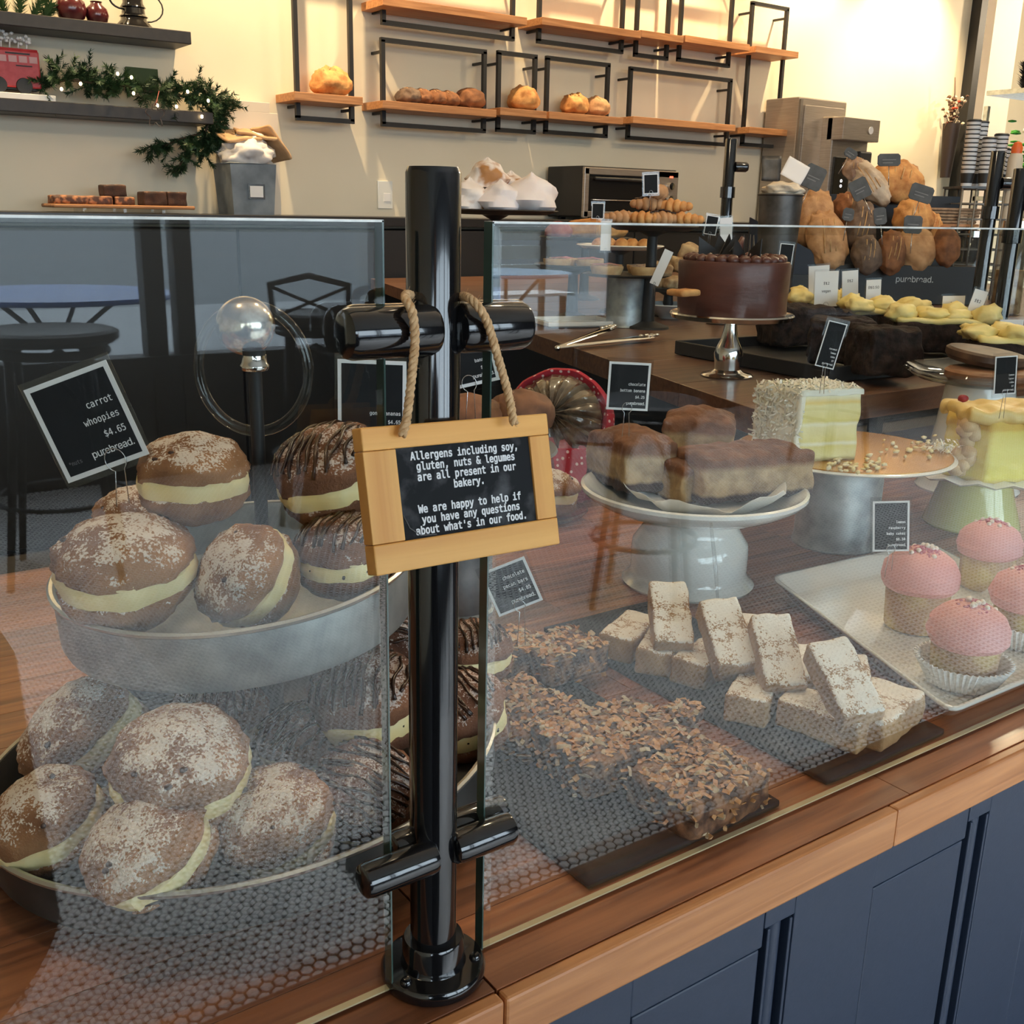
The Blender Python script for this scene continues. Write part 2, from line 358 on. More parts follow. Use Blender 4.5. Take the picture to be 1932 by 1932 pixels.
# shop front: low charcoal wall, black frames, panes, then a solid dark wall
XW = 4.35
structure('wall_front', MB().box(((X0+XW)/2, YS-.06, .28), (XW-X0, .12, .56)), DARKW)
structure('wall_front_2', MB().box(((X1+XW)/2, YS-.06, 1.65), (X1-XW, .12, 3.5)), DARKW)
structure('wall_front_3', MB().box(((X0+XW)/2, YS-.06, 3.1), (XW-X0, .12, .5)), DARKW)
structure('trim_2', MB().box(((X0+XW)/2, YS+.0, .59), (XW-X0, .16, .07)), BLKM, .004)
mx_ = [X0, -2.2, -.45, 1.325, 1.475, 2.95, XW]
for i, x in enumerate(mx_):
    structure('trim_%d' % (i+3), MB().box((x, YS-.01, 1.72), (.09 if i != 3 else .1, .1, 2.3)), BLKM)
    structure('trim_%d' % (i+13), MB().box((x, YS+.012, .28), (.05, .03, .56)), BLKM)
for i in range(len(mx_)-1):
    structure('window_%d' % (i+1), MB().box(((mx_[i]+mx_[i+1])/2, YS-.03, 1.74), (mx_[i+1]-mx_[i]-.08, .008, 2.22)), GLASS)
# ---------------------------------------------------------------- outside and customers' furniture
def leg_pts(x0, y0, z0, x1, y1, z1, n=6, bow=0):
    return [V((x0+(x1-x0)*t, y0+(y1-y0)*t, z0+(z1-z0)*t))+V(((x1-x0), (y1-y0), 0))*bow*sin(pi*t) for t in [i/n for i in range(n+1)]]
def cafe_table(loc, r, z, col, label, sc=1):
    t = thing('cafe_table', label, 'table', loc)
    part('tabletop', MB().lathe([(0, z-.03), (r-.01, z-.03), (r, z-.015), (r-.005, z), (0, z)], 40), col, t)
    for a in (35, 125, 215, 305):
        c, s = cos(R(a)), sin(R(a))
        part('leg', MB().tube([(c*r*.55, s*r*.55, z-.03), (-c*r*.1, -s*r*.1, z*.5), (-c*r*.62, -s*r*.62, 0)], .016, 6), BLKM, t)
    return t
BLUE = mat('blue_tabletop', (.05, .12, .36), (.06, .14, .40), rough=.35, scale=4)
p_ = mhit(100, 552, 1, -6.6)
cafe_table((p_.x, -6.6, -.01), .72, p_.z+.01, BLUE, 'round blue cafe table out on the pavement, left in the glass reflection')
p_ = mhit(955, 512, 1, -7.0)
cafe_table((p_.x, -7.0, -.01), .55, p_.z+.01, mat('pale_blue_tabletop', (.55, .68, .85), rough=.3), 'round pale blue cafe table on the pavement beyond the right window')
t = thing('slatted_bench', 'pale slatted bench beyond the pale blue cafe table', 'bench', (mhit(960, 470, 1, -8.0).x, -8.0, .16))
for z in (.62, .80, .98): part('slat', MB().box((0, -.22, z), (1.3, .03, .13)), WHITEC, t, bev=.004)
for y in (-.12, .02, .16): part('slat', MB().box((0, y, .42), (1.3, .11, .03)), WHITEC, t, bev=.004)
for x in (-.55, .55): part('leg', MB().box((x, -.2, .5), (.05, .05, 1.0)).box((x, .15, .2), (.05, .05, .4)), BLKM, t)
def stool(loc, rz, label, zs=.9, r=.19, back=False):
    t = thing('bar_stool' if not back else 'bar_chair', label, 'stool' if not back else 'chair', loc, (0, 0, rz))
    part('seat', MB().lathe([(0, zs-.045), (r-.02, zs-.045), (r, zs-.03), (r, zs-.005), (r-.02, zs+.004), (r-.05, zs-.004), (0, zs-.006)], 40), BLKM, t)
    part('seat_ring', MB().tube([(.8*r*cos(k*pi/12), .8*r*sin(k*pi/12), zs-.075) for k in range(24)], .017, 8, closed=True), BLKM, t)
    for a in (45, 135, 225, 315):
        c, s = cos(R(a)), sin(R(a))
        part('leg', MB().tube([(c*r*.72, s*r*.72, zs-.05), (c*r*.8, s*r*.8, zs*.6), (c*r*1.12, s*r*1.12, 0)], [.016, .017, .013], 8), BLKM, t)
        c2, s2 = cos(R(a+90)), sin(R(a+90))
        part('brace', MB().tube([(c*r*.8+(c2-c)*r*.8*q, s*r*.8+(s2-s)*r*.8*q, zs*.62+.2*sin(pi*q)) for q in [i/8 for i in range(9)]], .008, 6), BLKM, t)
    part('foot_ring', MB().tube([(.98*r*cos(k*pi/12), .98*r*sin(k*pi/12), zs*.33) for k in range(24)], .009, 6, closed=True), BLKM, t)
    if back:
        part('backrest', MB().tube([(-r*.8, r*.6, zs-.03), (-r*.85, r*.9, zs+.13), (0, r*1.1, zs+.17), (r*.85, r*.9, zs+.13), (r*.8, r*.6, zs-.03)], .014, 8)
             .tube([(-r*.7, r*.75, zs), (r*.8, r*.95, zs+.12)], .008, 6).tube([(r*.7, r*.75, zs), (-r*.8, r*.95, zs+.12)], .008, 6), BLKM, t)
    return t
p_ = mhit(90, 622, 1, -3.6)
stool((p_.x, -3.6, 0), .3, 'black bentwood stool with round seat, left in the glass reflection', p_.z, .24)
p_ = mhit(590, 590, 1, -3.8)
stool((p_.x, -3.8, 0), .5, 'black cross-back bar chair beside the window post', p_.z, .19, True)
stool((3.05, -3.5, 0), .7, 'black round-seated stool reflected behind the chocolate banana bars', .86)
stool((4.6, -3.3, 0), .2, 'black round-seated stool reflected beside the coconut cake', .86)
stool((2.2, -2.2, 0), .9, 'black round-seated stool nearest to the display counter', .74)
# ---------------------------------------------------------------- display counter
t = thing('counter_cabinet', 'navy panelled front of the display counter with beaded uprights', 'counter', (1.5, .3, 0))
part('carcass', MB().box((1.4, .445, .42), (4.4, .90, .84)), NAVY, t, True)
YF = -.030; x_m = .287; per = .279
for k in range(-4, 12):
    x = x_m+k*per
    if x < -.9 or x > 3.2: continue
    part('moulding', MB().lathe([(0, 0), (.0085, 0), (.0085, .80), (0, .80)], 16, (x+.0175, YF+.010, .018)), NAVY, t, True)
    for e in (.0045, .0305): part('bead', MB().box((x+e, YF+.006, .418), (.0035, .014, .80)), NAVY, t, True, bev=.001)
    part('stile', MB().box((x+.035+.0525, YF+.012, .42), (.1045, .024, .84)), NAVY, t, True, bev=.0012)
    part('panel', MB().box((x+.1415+.068, YF+.0127, .405), (.1345, .022, .79)), NAVY, t, True, bev=.0018)
    part('panel_rail', MB().box((x+.1415+.068, YF+.0125, .829), (.139, .023, .055)), NAVY, t, True, bev=.0012)
    part('rail_end', MB().box((x+.0175, YF+.012, .831), (.036, .024, .024)), NAVY, t, True, bev=.0012)
def worktop(x0, x1, label):
    t = thing('worktop', label, 'worktop', ((x0+x1)/2, .45, ZC-.03))
    random.seed(int(x0*100)+5)
    rows = 14; wy = (.96+.037)/rows; x = x0
    while x < x1-.01:
        l = min(random.uniform(.3, .6), x1-x)
        if x1-x-l < .12: l = x1-x
        part('edge_strip', MB().box((x+l/2, -.0425, ZC-.018), (l-.0003, .0107, .036)), WOODE, t, True, bev=.0022); x += l  # front face split off to carry the painted window light; staves stay darker
    for j in range(rows):
        y = -.037+wy*(j+.5); x = x0-(random.random()*.3 if x0 < 0 else 0)*0
        while x < x1-.01:
            l = min(random.uniform(.28, .62), x1-x)
            if x1-x-l < .12: l = x1-x
            part('stave', MB().box((x+l/2, y, ZC-.018), (l-.0006, wy-.0005, .036)), WOODC, t, True, bev=.0003, segs=1); x += l
    return t
worktop(-.95, .0225, 'left length of the walnut butcher block counter top, under the round tiered stand')
worktop(.0235, 3.6, 'right length of the walnut butcher block counter top, under the pastry boards')
# ---------------------------------------------------------------- glass guard
ZG = 1.357
def pane(name, x0, x1, label, bev_edges=True, y=0.0, z0=ZC+.003, z1=ZG, left=False, right=False):
    t = thing(name, label, 'glass', ((x0+x1)/2, y, z0))
    g = MB(); vs = [(x, yy, z) for x in (x0, x1) for yy in (y-.004, y+.004) for z in (z0, z1)]
    g.add(vs, [(0, 4, 5, 1), (2, 3, 7, 6)]); part('pane', g, GLASS, t, True)
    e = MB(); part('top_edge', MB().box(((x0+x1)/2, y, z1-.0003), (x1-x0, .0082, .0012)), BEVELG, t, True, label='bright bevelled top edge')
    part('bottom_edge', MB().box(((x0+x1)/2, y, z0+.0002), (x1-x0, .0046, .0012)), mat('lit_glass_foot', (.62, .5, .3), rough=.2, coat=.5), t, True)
    for x, on_ in ((x0+.0004, left), (x1-.0004, right)):
        if on_: part('side_edge', MB().box((x, y, (z0+z1)/2), (.001, .0082, z1-z0)), GEDGE, t, True, label='green glass edge')
    b = MB()
    # polished bevel along top and sides: slightly tilted strips that bend the reflections
    b.add([(x0+.006, y-.0044, z1-.006), (x1-.006, y-.0044, z1-.006), (x1, y-.0032, z1), (x0, y-.0032, z1)], [(0, 1, 2, 3)])
    if left: b.add([(x0+.006, y-.0044, z0), (x0+.006, y-.0044, z1-.006), (x0, y-.0032, z1), (x0, y-.0032, z0)], [(0, 1, 2, 3)])
    if right: b.add([(x1-.006, y-.0044, z0), (x1-.006, y-.0044, z1-.006), (x1, y-.0032, z1), (x1, y-.0032, z0)], [(3, 2, 1, 0)])
    part('bevel', b, thin_glass('bevel_glass', (.93, .93, .9), 1.9), t, True)
    return t
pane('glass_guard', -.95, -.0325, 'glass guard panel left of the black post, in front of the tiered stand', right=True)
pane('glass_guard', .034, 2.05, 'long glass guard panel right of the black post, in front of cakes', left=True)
# ---------------------------------------------------------------- post with clamps
def post(x, y, z0, z1, r, label, knobs=True):
    t = thing('post', label, 'post', (x, y, z0))
    part('tube', MB().lathe([(0, 0), (r, 0), (r, z1-z0-.003), (r-.0012, z1-z0), (0, z1-z0)], 48), BLK, t)
    return t
pr_ = .0146
t = post(-.0008, 0, ZC, 1.384, pr_, 'glossy black post between the two glass panels, bolted to the worktop')
part('flange', MB().lathe([(pr_+.001, 0), (.0325, 0), (.0335, .002), (.0335, .007), (.032, .009), (.021, .0095), (.020, .012), (.0195, .026), (.0185, .028), (pr_+.001, .028)], 48), BLK, t)
for a in (200, 330, 80):
    part('screw', MB().lathe([(0, .0085), (.0038, .0085), (.0038, .010), (.003, .0115), (.0012, .0108), (0, .0108)], 16, (.0268*cos(R(a)), .0268*sin(R(a)), 0)), BLK, t)
def clamp(x0, x1, y, z, r):
    n = 10; p = [(0, 0), (r*.7, 0), (r*.92, .0015), (r, .0045), (r, abs(x1-x0)-.0045), (r*.92, abs(x1-x0)-.0015), (r*.7, abs(x1-x0)), (0, abs(x1-x0))]
    mm = M.Translation((min(x0, x1), y, z)) @ M.Rotation(R(90), 4, 'Y')
    return MB().lathe(p, 32, (0, 0, 0), mm)
zu = hit(817, 622, 1, -.01).z; zl = hit(822, 1612, 1, -.01).z
for z, r, xl, xr in ((zu, .0134, 1, 0), (zl, .0106, 2, 0)):
    yc = 627 if xl == 1 else 1650; y2 = 612 if xl == 1 else 1590
    fl_, fr_ = hit(645 if xl == 1 else 681, yc, 1, -.0105).x, hit(990 if xl == 1 else 964, y2, 1, -.0105).x
    bl_, br_ = hit(652 if xl == 1 else 738, yc, 1, .010).x, hit(984 if xl == 1 else 950, y2, 1, .010).x
    part('clamp_arm', clamp(-.006, fl_, -.0105, z, r), BLK, t, True)
    part('clamp_arm', clamp(.006, fr_, -.0105, z, r), BLK, t, True)
    part('clamp_backing', clamp(-.006, bl_, .010, z, r*.95), BLK, t, True)
    part('clamp_backing', clamp(.006, br_, .010, z, r*.95), BLK, t, True)
ztab = None
# posts of the guards farther along
for (px, py, d, lab) in ((1380, 262, 3.0, 'slim black post with a round knob standing behind the croissant stand'), (1884, 285, 2.6, 'black guard post with clamps beside the stacked coffee cups'), (1928, 318, 2.35, 'black guard post at the right edge of the view')):
    p = dist(px, py, d); zb = ZT if p.y > .72 else ZC
    t = post(p.x, p.y, zb, p.z, .0165, lab)
    part('knob', MB().lathe([(0, 0), (.014, 0), (.014, .03), (.010, .036), (0, .036)], 20, (0, 0, 0), M.Translation((p.x+.012, p.y-.012, p.z-.075)) @ HZ @ M.Rotation(R(90), 4, 'Y')), BLK, t, True)
    part('collar', MB().lathe([(.0165, 0), (.021, 0), (.021, .03), (.0165, .03)], 24, (0, 0, p.z-zb-.16)), BLK, t)
    part('flange', MB().lathe([(.0165, 0), (.036, 0), (.036, .007), (.0165, .02)], 28), BLK, t)
# ---------------------------------------------------------------- allergen sign on twine
# pose solved from its four corners: it hangs tilted a little upward and turned towards the till
a_y, a_p, a_r = R(3.54), R(14.3), R(-2.3); e1 = V((cos(a_y), sin(a_y), 0)); n0 = V((sin(a_y), -cos(a_y), 0))
n1 = n0*cos(a_p)+up*sin(a_p); u1 = up*cos(a_p)-n0*sin(a_p); ex = e1*cos(a_r)+u1*sin(a_r); ez = u1*cos(a_r)-e1*sin(a_r); KS = .563/.585
w_, h_ = .125*KS, .077*KS; th = .0095; o_ = dist(882.5-1, 924, .563)
nn_ = ex.cross(ez); mm = M.Identity(4); oc = o_-nn_*th/2
for i in range(3): mm[i][0] = ex[i]; mm[i][1] = ez[i]; mm[i][2] = nn_[i]; mm[i][3] = oc[i]
sg = thing('allergen_sign', 'small pine framed chalkboard allergen sign hanging from twine on the black post', 'sign', mat=mm)
bt = h_*.16; bb_ = h_*.205; bs = w_*.16; br = w_*.115
part('frame_rail', MB().box((0, h_/2-bt/2, 0), (w_, bt, th)), PINE, sg, bev=.0008)
part('frame_rail', MB().box((0, -h_/2+bb_/2, 0), (w_, bb_, th)), PINE, sg, bev=.0008)
part('frame_stile', MB().box((-w_/2+bs/2, (bb_-bt)/2, -.0002), (bs, h_-bt-bb_-.0004, th-.0006)), PINEV, sg, bev=.0005)
part('frame_stile', MB().box((w_/2-br/2, (bb_-bt)/2, -.0002), (br, h_-bt-bb_-.0004, th-.0006)), PINEV, sg, bev=.0005)
part('chalkboard', MB().box(((bs-br)/2, (bb_-bt)/2, .0012), (w_-bs-br+.002, h_-bt-bb_+.002, .003)), CHALK, sg)
tx = (bs-br)/2+.0005; hh = h_-bt-bb_; ym = (bb_-bt)/2
lines = ['Allergens including soy,', 'gluten, nuts & legumes', 'are all present in our', 'bakery.', None, 'We are happy to help if', 'you have any questions', "about what's in our food."]
yy = ym+hh/2-.0066
for s_ in lines:
    if s_: text(s_, .0076, INKW, sg, (tx, yy, .0029), 'CENTER', 'mono', .00020, .90, ext=.0001)
    yy -= .00550
cl = MB().tube([(-w_/2+bs+.001, ym-hh/2+.013, .0029), (-w_/2+bs+.004, ym-hh/2+.006, .0031), (-w_/2+bs+.010, ym-hh/2+.0015, .0031), (-w_/2+bs+.020, ym-hh/2+.0008, .0029)], .0003, 6)
part('lifted_corner', cl, mat('curled_vinyl_edge', (.12, .12, .12), rough=.4), sg)
def rope(pts, r=.0023, name='strand'):
    # smooth the path, then twist three yarns round it
    P = []
    n = len(pts)
    for i in range(n-1):
        p0 = V(pts[max(i-1, 0)]); p1 = V(pts[i]); p2 = V(pts[i+1]); p3 = V(pts[min(i+2, n-1)])
        for k in range(16):
            s_ = k/16; P.append(.5*((2*p1)+(p2-p0)*s_+(2*p0-5*p1+4*p2-p3)*s_*s_+(3*p1-p0-3*p2+p3)*s_**3))
    P.append(V(pts[-1])); mb_ = MB(); L_ = 0; out = [[], [], []]
    for i, p in enumerate(P):
        t_ = (P[min(i+1, len(P)-1)]-P[max(i-1, 0)]).normalized(); a = V((0, 1, 0)); nn = t_.cross(a).normalized(); b = t_.cross(nn)
        if i: L_ += (p-P[i-1]).length
        for k in range(3):
            an = L_/.0065*2*pi/1.6+k*2*pi/3; out[k].append(p+(nn*cos(an)+b*sin(an))*r*.5)
    for k in range(3): mb_.tube(out[k], r*.62, 6)
    random.seed(3)
    for i in range(60):
        p = random.choice(P); d = V((random.uniform(-1, 1), random.uniform(-1, 0), random.uniform(-1, 1))).normalized()*random.uniform(.002, .0045)
        mb_.tube([p, p+d*.6, p+d+V((0, 0, .0005))], .00009, 3)
    return mb_
yh = -.0275
def tp(x, y, yy=yh): return hit(x, y, 1, yy)
tw = thing('twine_loop', 'jute twine loop tied through the allergen sign and slung over the clamp arms', 'twine', tuple(tp(817, 560)))
part('strand', rope([tp(758, 822, -.0375), tp(763, 806, -.0365), tp(768, 785, -.034), tp(778, 700, -.031), tp(783, 640, -.0285), tp(778, 590, -.027), hit(765, 562, 1, -.020), hit(772, 556, 1, -.006), hit(800, 570, 1, .016)]), TWINE, tw, True)
part('strand', rope([tp(970, 800, -.0375), tp(967, 786, -.036), tp(958, 740, -.033), tp(938, 670, -.030), tp(920, 610, -.0285), tp(902, 578, -.027), hit(884, 562, 1, -.020), hit(868, 560, 1, -.006), hit(850, 572, 1, .016)]), TWINE, tw, True)
# ---------------------------------------------------------------- price tags
def price_tag(px, py, d, w, h, roll, lines, label, yaw=0, stem=.05, pitch=0, white=False, ts=.0062, nuts=False, lean=0, clip=(0, 0), logo=True, group=None, blank=False):
    mm_ = M.Translation(dist(px, py, d)) @ HZ @ M.Rotation(R(yaw), 4, 'Z') @ M.Rotation(R(90-pitch), 4, 'X') @ M.Rotation(R(roll), 4, 'Z')
    t = thing('price_tag', label, 'price tag', mat=mm_, group=group)
    e = .0028
    part('sleeve', MB().box((0, 0, -.0009), (w+2*e, h+2*e+.004, .0006)), ACRY, t)
    if white:
        part('card', MB().box((0, 0, 0), (w, h, .0008)), WHITEP, t)
        yy = h*.12
        for s_ in lines:
            text(s_, ts, mat_ink, t, (-.0, yy, .0005), 'CENTER', 'sans', .0001, .9); yy -= ts*1.5
    else:
        part('card', MB().box((0, 0, 0), (w, h, .0008)), WHITEP, t, label='white border of the card')
        part('panel', MB().box((0, 0, .0003), (w-.0065*w/.058, h-.0065*w/.058, .0006)), TAGB, t)
        yy = -h*.02 if len(lines) > 2 else -h*.12
        yy = -h/2+ts*1.15+ts*1.22*len(lines)
        xr = w/2-ts*.75
        for s_ in lines:
            text(s_, ts, INKW, t, (xr, yy, .0007), 'RIGHT', 'mono', .00006, .86, ext=.00008); yy -= ts*1.22
        if logo: text('purebread.', ts*1.12, INKW, t, (xr+ts*.15, yy-ts*.02, .0007), 'RIGHT', 'sans', .00005, .96, ext=.00008, space=.95)
        if nuts: text('*nuts', ts*.62, INKG, t, (-w/2+ts*.7, yy, .0007), 'LEFT', 'mono', .0, .86, ext=.00008)
    # bent wire clip: a ring that grips the sleeve and two legs stuck into the pastry
    c = MB(); cx, cy = clip[0]*w, -h/2+clip[1]*h; rr_ = .0068*w/.058
    inv = M.Rotation(R(-roll), 4, 'Z')
    ring = [V((cx+rr_*cos(a), cy+rr_*1.15*sin(a)+.003, .0013)) for a in [R(-62+ k*304/18) for k in range(19)]]
    dn = inv @ V((0, -1, 0))
    c.tube([ring[0]+dn*stem+V((dn.y*-.0, 0, 0))+(inv @ V((.0015, 0, 0))), ring[0]]+ring[1:-1]+[ring[-1], ring[-1]+dn*stem-(inv @ V((.0015, 0, 0)))], .00042, 5)
    part('wire_clip', c, WIRE, t)
    return t
mat_ink = mat('dark_ink', (.03, .03, .035), rough=.7)
WIRE = mat('clip_wire', (.6, .6, .6), rough=.25, metal=.9)
# ---------------------------------------------------------------- tiered stand
RIM = mat('bright_rolled_rim', (.62, .62, .58), rough=.28, metal=.9)
st = thing('tiered_stand', 'two-tier galvanised tray stand piled with whoopie pies, left behind the glass', 'stand', (.012, .318, ZC))
def tray_prof(r, h): return [(0, 0), (r-.008, 0), (r-.002, .003), (r, .008), (r, h-.003), (r+.0015, h-.0028), (r+.0024, h-.0008), (r+.0016, h+.001), (r-.0004, h+.0012), (r-.0014, h-.0005), (r-.0022, h-.004), (r-.0028, .008), (r-.006, .0045), (0, .0045)]
TU = TR((-.010, -.006, 1.032-ZC), 1.0, -4.6)
part('lower_tray', MB().lathe(tray_prof(.200, .036), 96, (0, 0, 0), TR((-.030, -.060, .0185), -2.9, -4.6)), GALVD, st)
for r_, h_2, m2_, m3_ in ((.200, .036, TR((-.030, -.060, .0185), -2.9, -4.6), 'lower_rim'), (.143, .050, TU, 'upper_rim')): part(m3_, MB().lathe([(r_-.001, h_2-.001), (r_+.0028, h_2-.0015), (r_+.0034, h_2+.0008), (r_+.0016, h_2+.0024), (r_-.001, h_2+.0016)], 96, (0, 0, 0), m2_, None, True), RIM, st, label='bright rolled steel rim')
part('upper_tray', MB().lathe(tray_prof(.143, .050), 96, (0, 0, 0), TU), GALV, st)
part('pole', MB().lathe([(0, .004), (.012, .004), (.012, .143), (.0055, .144), (.0055, .352), (.009, .353), (.009, .362), (0, .362)], 24, (.0088, -.0062, 0)), BLKM, st)
bc = dist(463, 615, .852)
MERC = mat('mottled_mercury_glass', (.30, .24, .16), (.85, .80, .70), rough=.18, metal=1, scale=30, lo=.42, hi=.62, detail=9)
part('ball_finial', MB().lathe([(.0235*sin(pi*k/24)+.00001, -.0235*cos(pi*k/24)) for k in range(25)], 40, tuple(bc)), MERC, st, True, label='mottled silver ball finial')
part('finial_cap', MB().lathe([(0, 0), (.0105, 0), (.0115, .002), (.0115, .004), (.010, .006), (.0095, .012), (0, .012)], 28, (.0208, .3118, bc.z-.033)), SILV, st, True)
rc = dist(478, 697, .87); CLR = thin_glass('clear_resin', (.88, .89, .89), 1.5)
part('ring_handle', MB().tube([tuple(rc+HZ.to_3x3() @ V((.045*cos(a), 0, .0515*sin(a)))) for a in [2*pi*k/48 for k in range(48)]], .0045, 12, closed=True), CLR, st, True, label='clear ring handle')
# ---------------------------------------------------------------- whoopie pies
CARROT = sugared('dusted_carrot_cookie', (.19, .075, .028), (.46, .22, .095), .42, 95, (.82, .70, .60), bump=.0035)
CHOCO = sugared('dusted_dark_cookie', (.09, .032, .016), (.26, .105, .05), .26, 100, (.70, .58, .52), bump=.0035)
CHOCM = mat('glossy_chocolate', (.022, .008, .004), (.04, .014, .007), rough=.25, scale=60)
RAIS = mat('raisin', (.05, .02, .012), rough=.6)
def whoopie_meshes(seed, r=1.0):
    def ftop(p, v): return V((p.x, p.y, p.z if p.z > 0 else p.z*.32))
    def fbot(p, v): return V((p.x, p.y, p.z if p.z < 0 else p.z*.30))
    a = .045
    def crack(d, s):
        def f(p, v):
            n = noise.noise(V((v.x*3.2, v.y*3.2, v.z*6))+V((s*3.3, 0, 0))); k = 1-.05*max(0, .25-abs(n))/.25
            n2 = noise.noise(V(v)*11+V((s, 0, 9)))*.012; p = p*(k+n2)
            return d(p, v)
        return f
    top = MB().blob((0, 0, .19*r), (r, r*.98, .62*r), 4, .10, 1.7, seed, fn=crack(ftop, seed))
    bot = MB().blob((0, 0, -.19*r), (r*.97, r*.98, .60*r), 4, .10, 1.6, seed+9, fn=crack(fbot, seed+4))
    prof = [(0, -.2), (.84, -.2), (.94, -.15), (.975, 0), (.95, .13), (.86, .21), (0, .21)]
    def fc(p, a_, rr_, z): 
        q = 1+.07*noise.noise(V((cos(a_)*2.2+seed, sin(a_)*2.2, z*3)))+.03*noise.noise(V((cos(a_)*8+seed, sin(a_)*8, z*9)))
        return V((p.x*q, p.y*q, p.z*(1+.25*noise.noise(V((cos(a_)*1.5, sin(a_)*1.5+seed, 5))))))
    crm = MB().lathe([(q*r, z*r) for q, z in prof], 56, fn=fc)
    return top.mesh('top_cookie'), bot.mesh('bottom_cookie'), crm.mesh('cream')
WM = [whoopie_meshes(s, .044) for s in (1, 5, 8)]
def drizzle(seed, r=.044):
    rnd = random.Random(seed); d = MB()
    for k in range(11):
        x = -.86+1.72*(k+.5)/11+rnd.uniform(-.06, .06); pts = []
        ph = rnd.uniform(0, 6)
        for i in range(15):
            y = (-1+2*i/14)*sqrt(max(0, 1-x*x))*.93; xx = x+.035*sin(i*.9+ph)+.28*y+.1*y*(k % 3-1)*.4
            q = xx*xx+y*y
            if q > .93: continue
            pts.append(V((xx*r, y*r, (.20+.625*sqrt(1-q))*r)))
        if len(pts) > 2: d.tube(pts, [rnd.uniform(.0009, .0019) for _ in pts], 6)
    return d.mesh('chocolate_drizzle')
DRZ = [drizzle(3), drizzle(9)]
WV = {}
def whoopie(px, py, z, r, rx, ry, kind, label, v=0, rz=0, group='whoopie pies on the tiered stand'):
    p = hit(px, py, 2, z); mm_ = CF(p, rx, ry, rz, r/.044)
    key = (kind, v)
    if key in WV: return copy_tree(WV[key], mat=mm_, label=label)
    t = thing('whoopie_pie', label, 'whoopie pie', mat=mm_, group=group); a, b, c = [m_.copy() for m_ in WM[v]]
    mm2 = CARROT if kind == 'carrot' else CHOCO
    part('top_cookie', a, mm2, t); part('bottom_cookie', b, mm2, t); part('cream', c, CREAM, t)
    if kind != 'carrot':
        part('chocolate_drizzle', DRZ[v % 2], CHOCM, t)
        k_ = MB(); rnd = random.Random(v)
        for i in range(9):
            a_ = rnd.uniform(0, 6.28); k_.blob((.0415*cos(a_), .0415*sin(a_), rnd.uniform(-.003, .003)), (.0016, .0016, .0014), 1, 0)
        part('chocolate_chips', k_, CHOCM, t)
    else:
        k_ = MB(); rnd = random.Random(v+4)
        for i in range(4):
            x, y = rnd.uniform(-.8, .8), rnd.uniform(-.8, .6); q = x*x+y*y
            if q < .85: k_.blob((x*.0445, y*.0445, (.15+.66*sqrt(1-q))*.0418), (.0026, .0022, .0016), 2, .3)
        part('raisins', k_, RAIS, t)
    WV[key] = t; return t
W_ = whoopie
W_(365, 905, 1.153, .0445, 2, 1, 'carrot', 'carrot whoopie pie on top of the pile, upper tray, showing a straight cream layer', 0)
W_(238, 1076, 1.098, .052, 8, 0, 'carrot', 'large sugar-dusted whoopie pie at the left front of the upper tray', 1)
W_(470, 1088, 1.090, .042, 36, -44, 'carrot', 'whoopie pie tipped on its side at the front centre of the upper tray', 2)
W_(628, 897, 1.150, .049, 14, -14, 'chocolate', 'chocolate drizzled whoopie pie on top of the upper tray, left of the sign', 0)
W_(655, 1048, 1.097, .042, 4, -4, 'chocolate', 'chocolate drizzled whoopie pie under another, behind the sign on the upper tray', 1)
W_(262, 985, 1.085, .040, 0, 0, 'carrot', 'whoopie pie mostly hidden behind the left pies of the upper tray', 2, 60)
W_(800, 985, 1.098, .042, 0, 0, 'chocolate', 'chocolate whoopie pie on the upper tray hidden behind the post', 0, 70)
W_(160, 1390, .955, .050, 12, -32, 'carrot', 'sugar-dusted whoopie pie leaning at the back left of the lower tray', 1, 80)
W_(342, 1452, .985, .0485, 18, 4, 'carrot', 'tall whoopie pie with thick cream raised in the middle of the lower tray', 0, 40)
W_(92, 1550, .946, .041, 14, -18, 'carrot', 'whoopie pie at the far left rim of the lower tray', 2, 130)
W_(285, 1605, .950, .0430, 20, -22, 'carrot', 'whoopie pie tilted at the very front of the lower tray', 1, 200)
W_(522, 1556, .945, .0425, 20, -6, 'carrot', 'round dusted whoopie pie in the lower tray, just left of the clamp arm', 2, 250)
W_(415, 1352, .945, .040, 6, 6, 'chocolate', 'drizzled whoopie pie peeking out behind the tall middle pie', 1, 30)
W_(692, 1330, .972, .050, 8, -4, 'chocolate', 'large chocolate drizzled whoopie pie crossed by the left glass edge', 0, 10)
W_(862, 1352, .955, .044, 10, -12, 'chocolate', 'chocolate drizzled whoopie pie right of the post, in the lower tray', 1, 50)
W_(688, 1500, .940, .042, 34, 8, 'chocolate', 'chocolate drizzled whoopie pie leaning behind the left glass edge, low in the tray', 0, 90)
W_(735, 1215, .965, .040, 10, 6, 'chocolate', 'glossy chocolate whoopie pie at the back of the lower tray under the upper tray', 1, 120)
W_(575, 1405, .945, .038, 10, 0, 'chocolate', 'drizzled whoopie pie behind the stand pole, half hidden', 0, 160)
W_(890, 1235, .950, .040, 0, 0, 'chocolate', 'chocolate whoopie pie seen between post and right glass edge', 1, 210)
